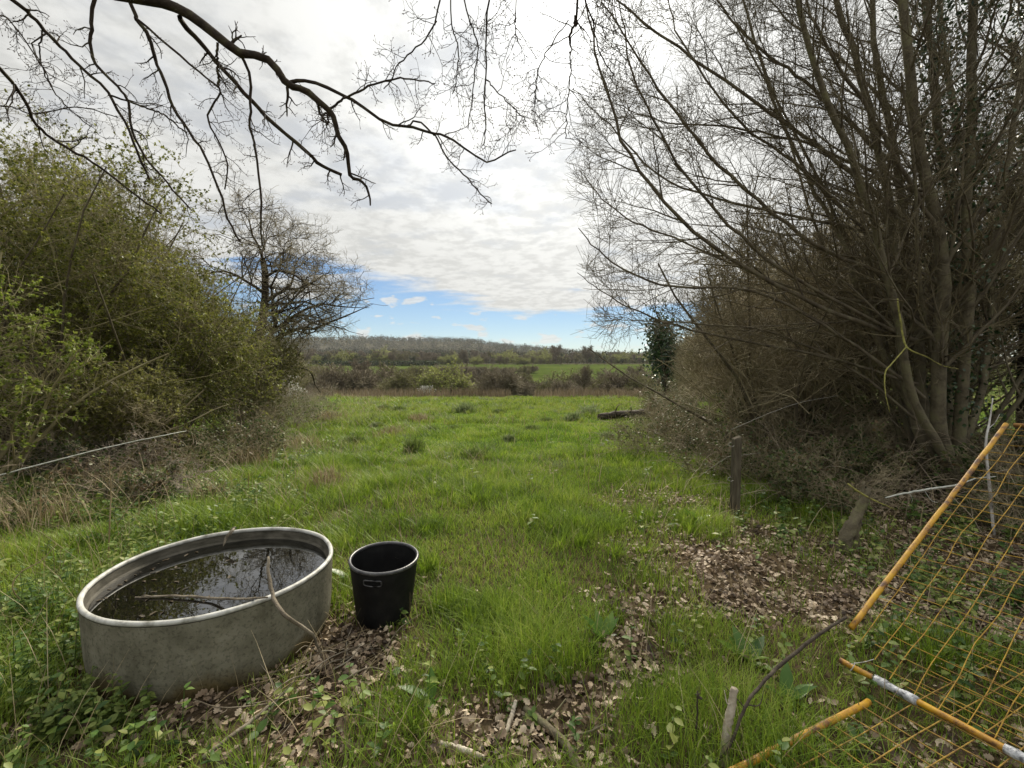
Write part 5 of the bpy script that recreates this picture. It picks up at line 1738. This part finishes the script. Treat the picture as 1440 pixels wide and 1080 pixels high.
def build_far_trees():
    z0 = (0, -400, 0)
    dome = puff_tree('bare_bush', (0, 0, 0), 4.2, 2.7, .1, 0, ('far_twig', 'far_twig2', None), dome=True, dens=(24, 14, 9), tw=.035)
    dome2 = puff_tree('bare_bush', (0, 0, 0), 4.0, 2.6, .14, 1, ('far_twig', 'far_olive', 'far_leaf'), dome=True, dens=(24, 13, 8), tw=.035)
    will = puff_tree('willow_bush', (0, 0, 0), 4.6, 2.9, .18, 3, ('far_olive', 'far_olive', 'willow'), dome=True, dens=(22, 12, 7), tw=.03)
    tall = puff_tree('bare_tree', (0, 0, 0), 8.5, 3.2, .1, 0, ('far_twig', 'far_twig', None), dens=(22, 13, 9), tw=.042)
    tall2 = puff_tree('bare_tree', (0, 0, 0), 8.5, 2.8, .2, 1, ('far_twig', 'far_twig2', 'far_leaf'), dens=(20, 12, 8), tw=.042)
    dark = puff_tree('evergreen_tree', (0, 0, 0), 7.0, 2.6, .30, 4, ('far_twig', 'far_twig', 'far_dark'), trunk=.1, dens=(14, 8, 6), tw=.03)
    blos = puff_tree('blossom_bush', (0, 0, 0), 2.6, 1.3, .14, 4, ('far_twig', 'far_twig', 'blossom'), dome=True, dens=(9, 6, 4), tw=.02)
    protos = dict(d=dome, e=dome2, w=will, t=tall, u=tall2, k=dark, b=blos)
    base_h = {}
    for key, o in protos.items():
        zs = []
        for ch in o.children:
            a = np.zeros(len(ch.data.vertices) * 3, np.float32)
            ch.data.vertices.foreach_get('co', a)
            zs.append(a[2::3])
        base_h[key] = float(np.percentile(np.concatenate(zs), 98.5))
    used = set()

    def put(k, p, top, Y, label, cat, group, zlift=0.0, wide=1.0):
        """a tree at picture column p with its top at row `top`, Y metres away"""
        x = (p - 720) / FPX * Y
        g = float(gz(x, Y)) - .1
        hh = (HOR - top) / FPX * Y + CAM_H - g
        s = hh / base_h[k]
        r = rng.uniform(0, 6.28)
        if k in used:
            return dup(protos[k], (x, Y, g), r, (s * wide, s * wide, s), label, group)
        used.add(k)
        o = protos[k]
        o.location = (x, Y, g)
        o.rotation_euler = (0, 0, r)
        o.scale = (s * wide, s * wide, s)
        return tag(o, label, cat, group)
    G = 'bushes in the hedge line just beyond the meadow'
    near = [('t', 396, 515, 66), ('d', 418, 525, 70), ('d', 452, 520, 62), ('e', 468, 519, 74), ('d', 494, 521, 66), ('t', 507, 508, 76), ('d', 527, 521, 72), ('u', 545, 512, 80), ('e', 562, 524, 66), ('e', 586, 521, 72), ('d', 607, 530, 68),
            ('w', 630, 516, 64), ('w', 612, 527, 66), ('e', 650, 537, 66), ('d', 672, 521, 90), ('d', 690, 536, 70), ('d', 703, 520, 62), ('d', 727, 540, 66), ('u', 740, 522, 84), ('d', 752, 537, 70), ('k', 771, 538, 72), ('d', 790, 541, 66), ('e', 797, 526, 88), ('t', 823, 516, 64), ('d', 790, 536, 60), ('e', 768, 540, 62), ('e', 846, 534, 70),
            ('d', 852, 526, 80), ('d', 878, 522, 72), ('t', 893, 516, 80), ('e', 905, 530, 66), ('d', 925, 524, 74)]
    nm = dict(d='domed brown bare bush', e='olive tinted bush with opening buds', w='rounded pale green willow bush', t='slender bare brown tree', u='airy brown tree with first leaves', k='small dark ivy covered snag', b='white blossoming blackthorn')
    order = ['first', 'second', 'third', 'fourth', 'fifth', 'sixth', 'seventh', 'eighth', 'ninth', 'tenth', 'eleventh', 'twelfth', 'thirteenth', 'fourteenth', 'fifteenth', 'sixteenth', 'seventeenth', 'eighteenth', 'nineteenth', 'twentieth']
    cnt = {}
    tot = {}
    for k, *_ in near:
        tot[k] = tot.get(k, 0) + 1
    for k, p, top, Y in sorted(near, key=lambda r: r[1]):
        cnt[k] = cnt.get(k, 0) + 1
        lab = nm[k] + (' just beyond the meadow' if tot[k] == 1 else ', %s from the left in the near hedge line' % order[cnt[k] - 1])
        put(k, p, top, Y, lab, 'tree' if k in 'tu' else 'bush', G, wide=1.15 if k in 'de' else 1.0)
    G3 = 'low scrub along the stream beyond the meadow'
    p = 372
    while p < 950:
        p += rng.uniform(9, 20)
        Y = rng.uniform(66, 100)
        k = 'd' if rng.random() < .6 else 'e'
        put(k, p, rng.uniform(536, 547), Y, 'low %s scrub bush along the stream beyond the meadow' % ('brown' if k == 'd' else 'olive'), 'bush', G3, wide=1.5)
    G4 = 'bushes of the hedge that crosses the second field'
    for p in list(range(575, 726, 9)) + [735, 748, 420, 432, 445, 458]:
        k = 'e' if rng.random() < .35 else 'd'
        put(k, p + rng.uniform(-3, 3), rng.uniform(514, 519), 175 + (p - 640) * .12, 'small %s bush in the hedge that crosses the second field' % ('brown' if k == 'd' else 'olive'), 'bush', G4, wide=1.5)
    put('b', 597, 543, 60, 'white blossoming blackthorn standing at the far edge of the meadow', 'bush', None)
    put('b', 400, 530, 30, 'pale blossoming blackthorn at the end of the left-hand hedge', 'bush', None)
    # the wood beyond the second field
    G = 'trees of the wood behind the second field'
    rows = [(265, 0), (290, 2), (325, 4), (380, 7)]
    allp = []
    for Y, lift in rows:
        p = 330
        while p < 985:
            p += rng.uniform(9, 17)
            q = rng.random()
            k = 'k' if q < .12 else ('t' if q < .54 else ('u' if q < .85 else 'w'))
            top = np.interp(p, [330, 480, 700, 860, 985], [499, 499, 501, 502, 502]) - lift * .8 + rng.uniform(-3, 3)
            if p > 770 and Y == 265:
                k = 'k' if q < .4 else 'u'
            allp.append((p, top, Y, k))
    allp += [(782, 486, 300, 't'), (826, 487, 290, 't'), (652, 493, 262, 't'), (530, 494, 262, 't')]
    nm2 = dict(k='dark evergreen', t='bare brown tree', u='brown tree coming into leaf', w='pale green willow')
    rowname = {265: 'front row', 290: 'second row', 325: 'third row', 380: 'back row', 300: 'skyline', 262: 'front edge'}
    cnt = {}
    for p, top, Y, k in sorted(allp):
        rn = rowname[Y]
        cnt[(rn, k)] = cnt.get((rn, k), 0) + 1
        c = cnt[(rn, k)]
        o_ = order[c - 1] if c <= 20 else 'number %d' % c
        put(k, p, top, Y, '%s in the %s of the wood behind the second field' % (nm2[k], rn), 'tree', G, wide=1.25)
    # dark clipped hedge at the far side of the second field
    n = 5200
    x = rng.uniform(-105, -40, n)
    y = 248 + rng.normal(0, .8, n)
    o = np.stack([x, y, gz(x, y) + rng.uniform(0, 2.6, n)], -1)
    hd = tag(obj('field_hedge', scatter(LEAF4, o, rng.normal(size=(n, 3)), rng.normal(size=(n, 3)), rng.uniform(.5, .9, n), rng.uniform(.4, .6, n)), M['far_dark'], None, loc=(-72, 248, 0)), 'long dark clipped hedge across the far left of the second field', 'hedge')
    # woodland clothing the ridge
    n = 13000
    Y = rng.uniform(430, 1400, n)
    a = rng.uniform(-1.15, .8, n)
    X = a * Y
    m = (vnoise(X, Y, 130, 91) > .22) | (Y > 1050)
    X, Y = X[m], Y[m]
    n = len(X)
    per = 26
    h = rng.uniform(9, 17, n)
    u = rng.normal(size=(n, per, 3))
    u = norm(u) * (rng.random((n, per, 1)) ** .4)
    z = gz(X, Y)
    o = np.stack([np.repeat(X[:, None], per, 1), np.repeat(Y[:, None], per, 1), np.repeat((z + h * .5)[:, None], per, 1)], -1) + u * (h[:, None, None] * np.array([.55, .55, .52]))
    o = o.reshape(-1, 3)
    k = len(o)
    s = rng.uniform(1.2, 3.0, k)
    sel = np.repeat(rng.random(n) < .72, per)
    for mk, mat, nm_, lab in ((sel, 'ridge_brown', 'ridge_woodland', 'bare grey brown woodland clothing the distant ridge'), (~sel, 'ridge_green', 'ridge_evergreens', 'darker green trees mixed into the distant ridge woodland')):
        q = o[mk]
        tag(obj(nm_, scatter(LEAF4, q, rng.normal(size=q.shape), rng.normal(size=q.shape), s[mk], s[mk] * .8), M[mat]), lab, 'woodland', kind='stuff')


M['ridge_brown'] = mat_leaf('ridge_brown_crowns', [(.034, .033, .018), (.056, .053, .028), (.08, .075, .042)], 0, 1.0, .02, 0)
M['ridge_green'] = mat_leaf('ridge_green_crowns', [(.026, .036, .013), (.045, .058, .02), (.075, .09, .032)], 0, 1.0, .02, 0)
build_far_trees()


# ------------------------------------------------------------------ the air
def build_haze():
    x0, x1, y0, y1, z0, z1 = -2900, 2900, -60, 2750, -12.0, 130.0
    V = np.array([[x, y, z] for z in (z0, z1) for y in (y0, y1) for x in (x0, x1)], float)
    F = np.array([[0, 2, 3, 1], [4, 5, 7, 6], [0, 1, 5, 4], [2, 6, 7, 3], [0, 4, 6, 2], [1, 3, 7, 5]])
    m, nt, N, L, out = new_mat('haze')
    v = N.new('ShaderNodeVolumePrincipled')
    v.inputs['Color'].default_value = (.92, .95, 1.0, 1)
    v.inputs['Density'].default_value = .00010
    v.inputs['Anisotropy'].default_value = .2
    L.new(v.outputs[0], out.inputs['Volume'])
    o = obj('haze', (V, [F]), m, smooth_sh=False)
    tag(o, 'thin haze softening the distant ridge and woods', 'haze', kind='stuff')


build_haze()
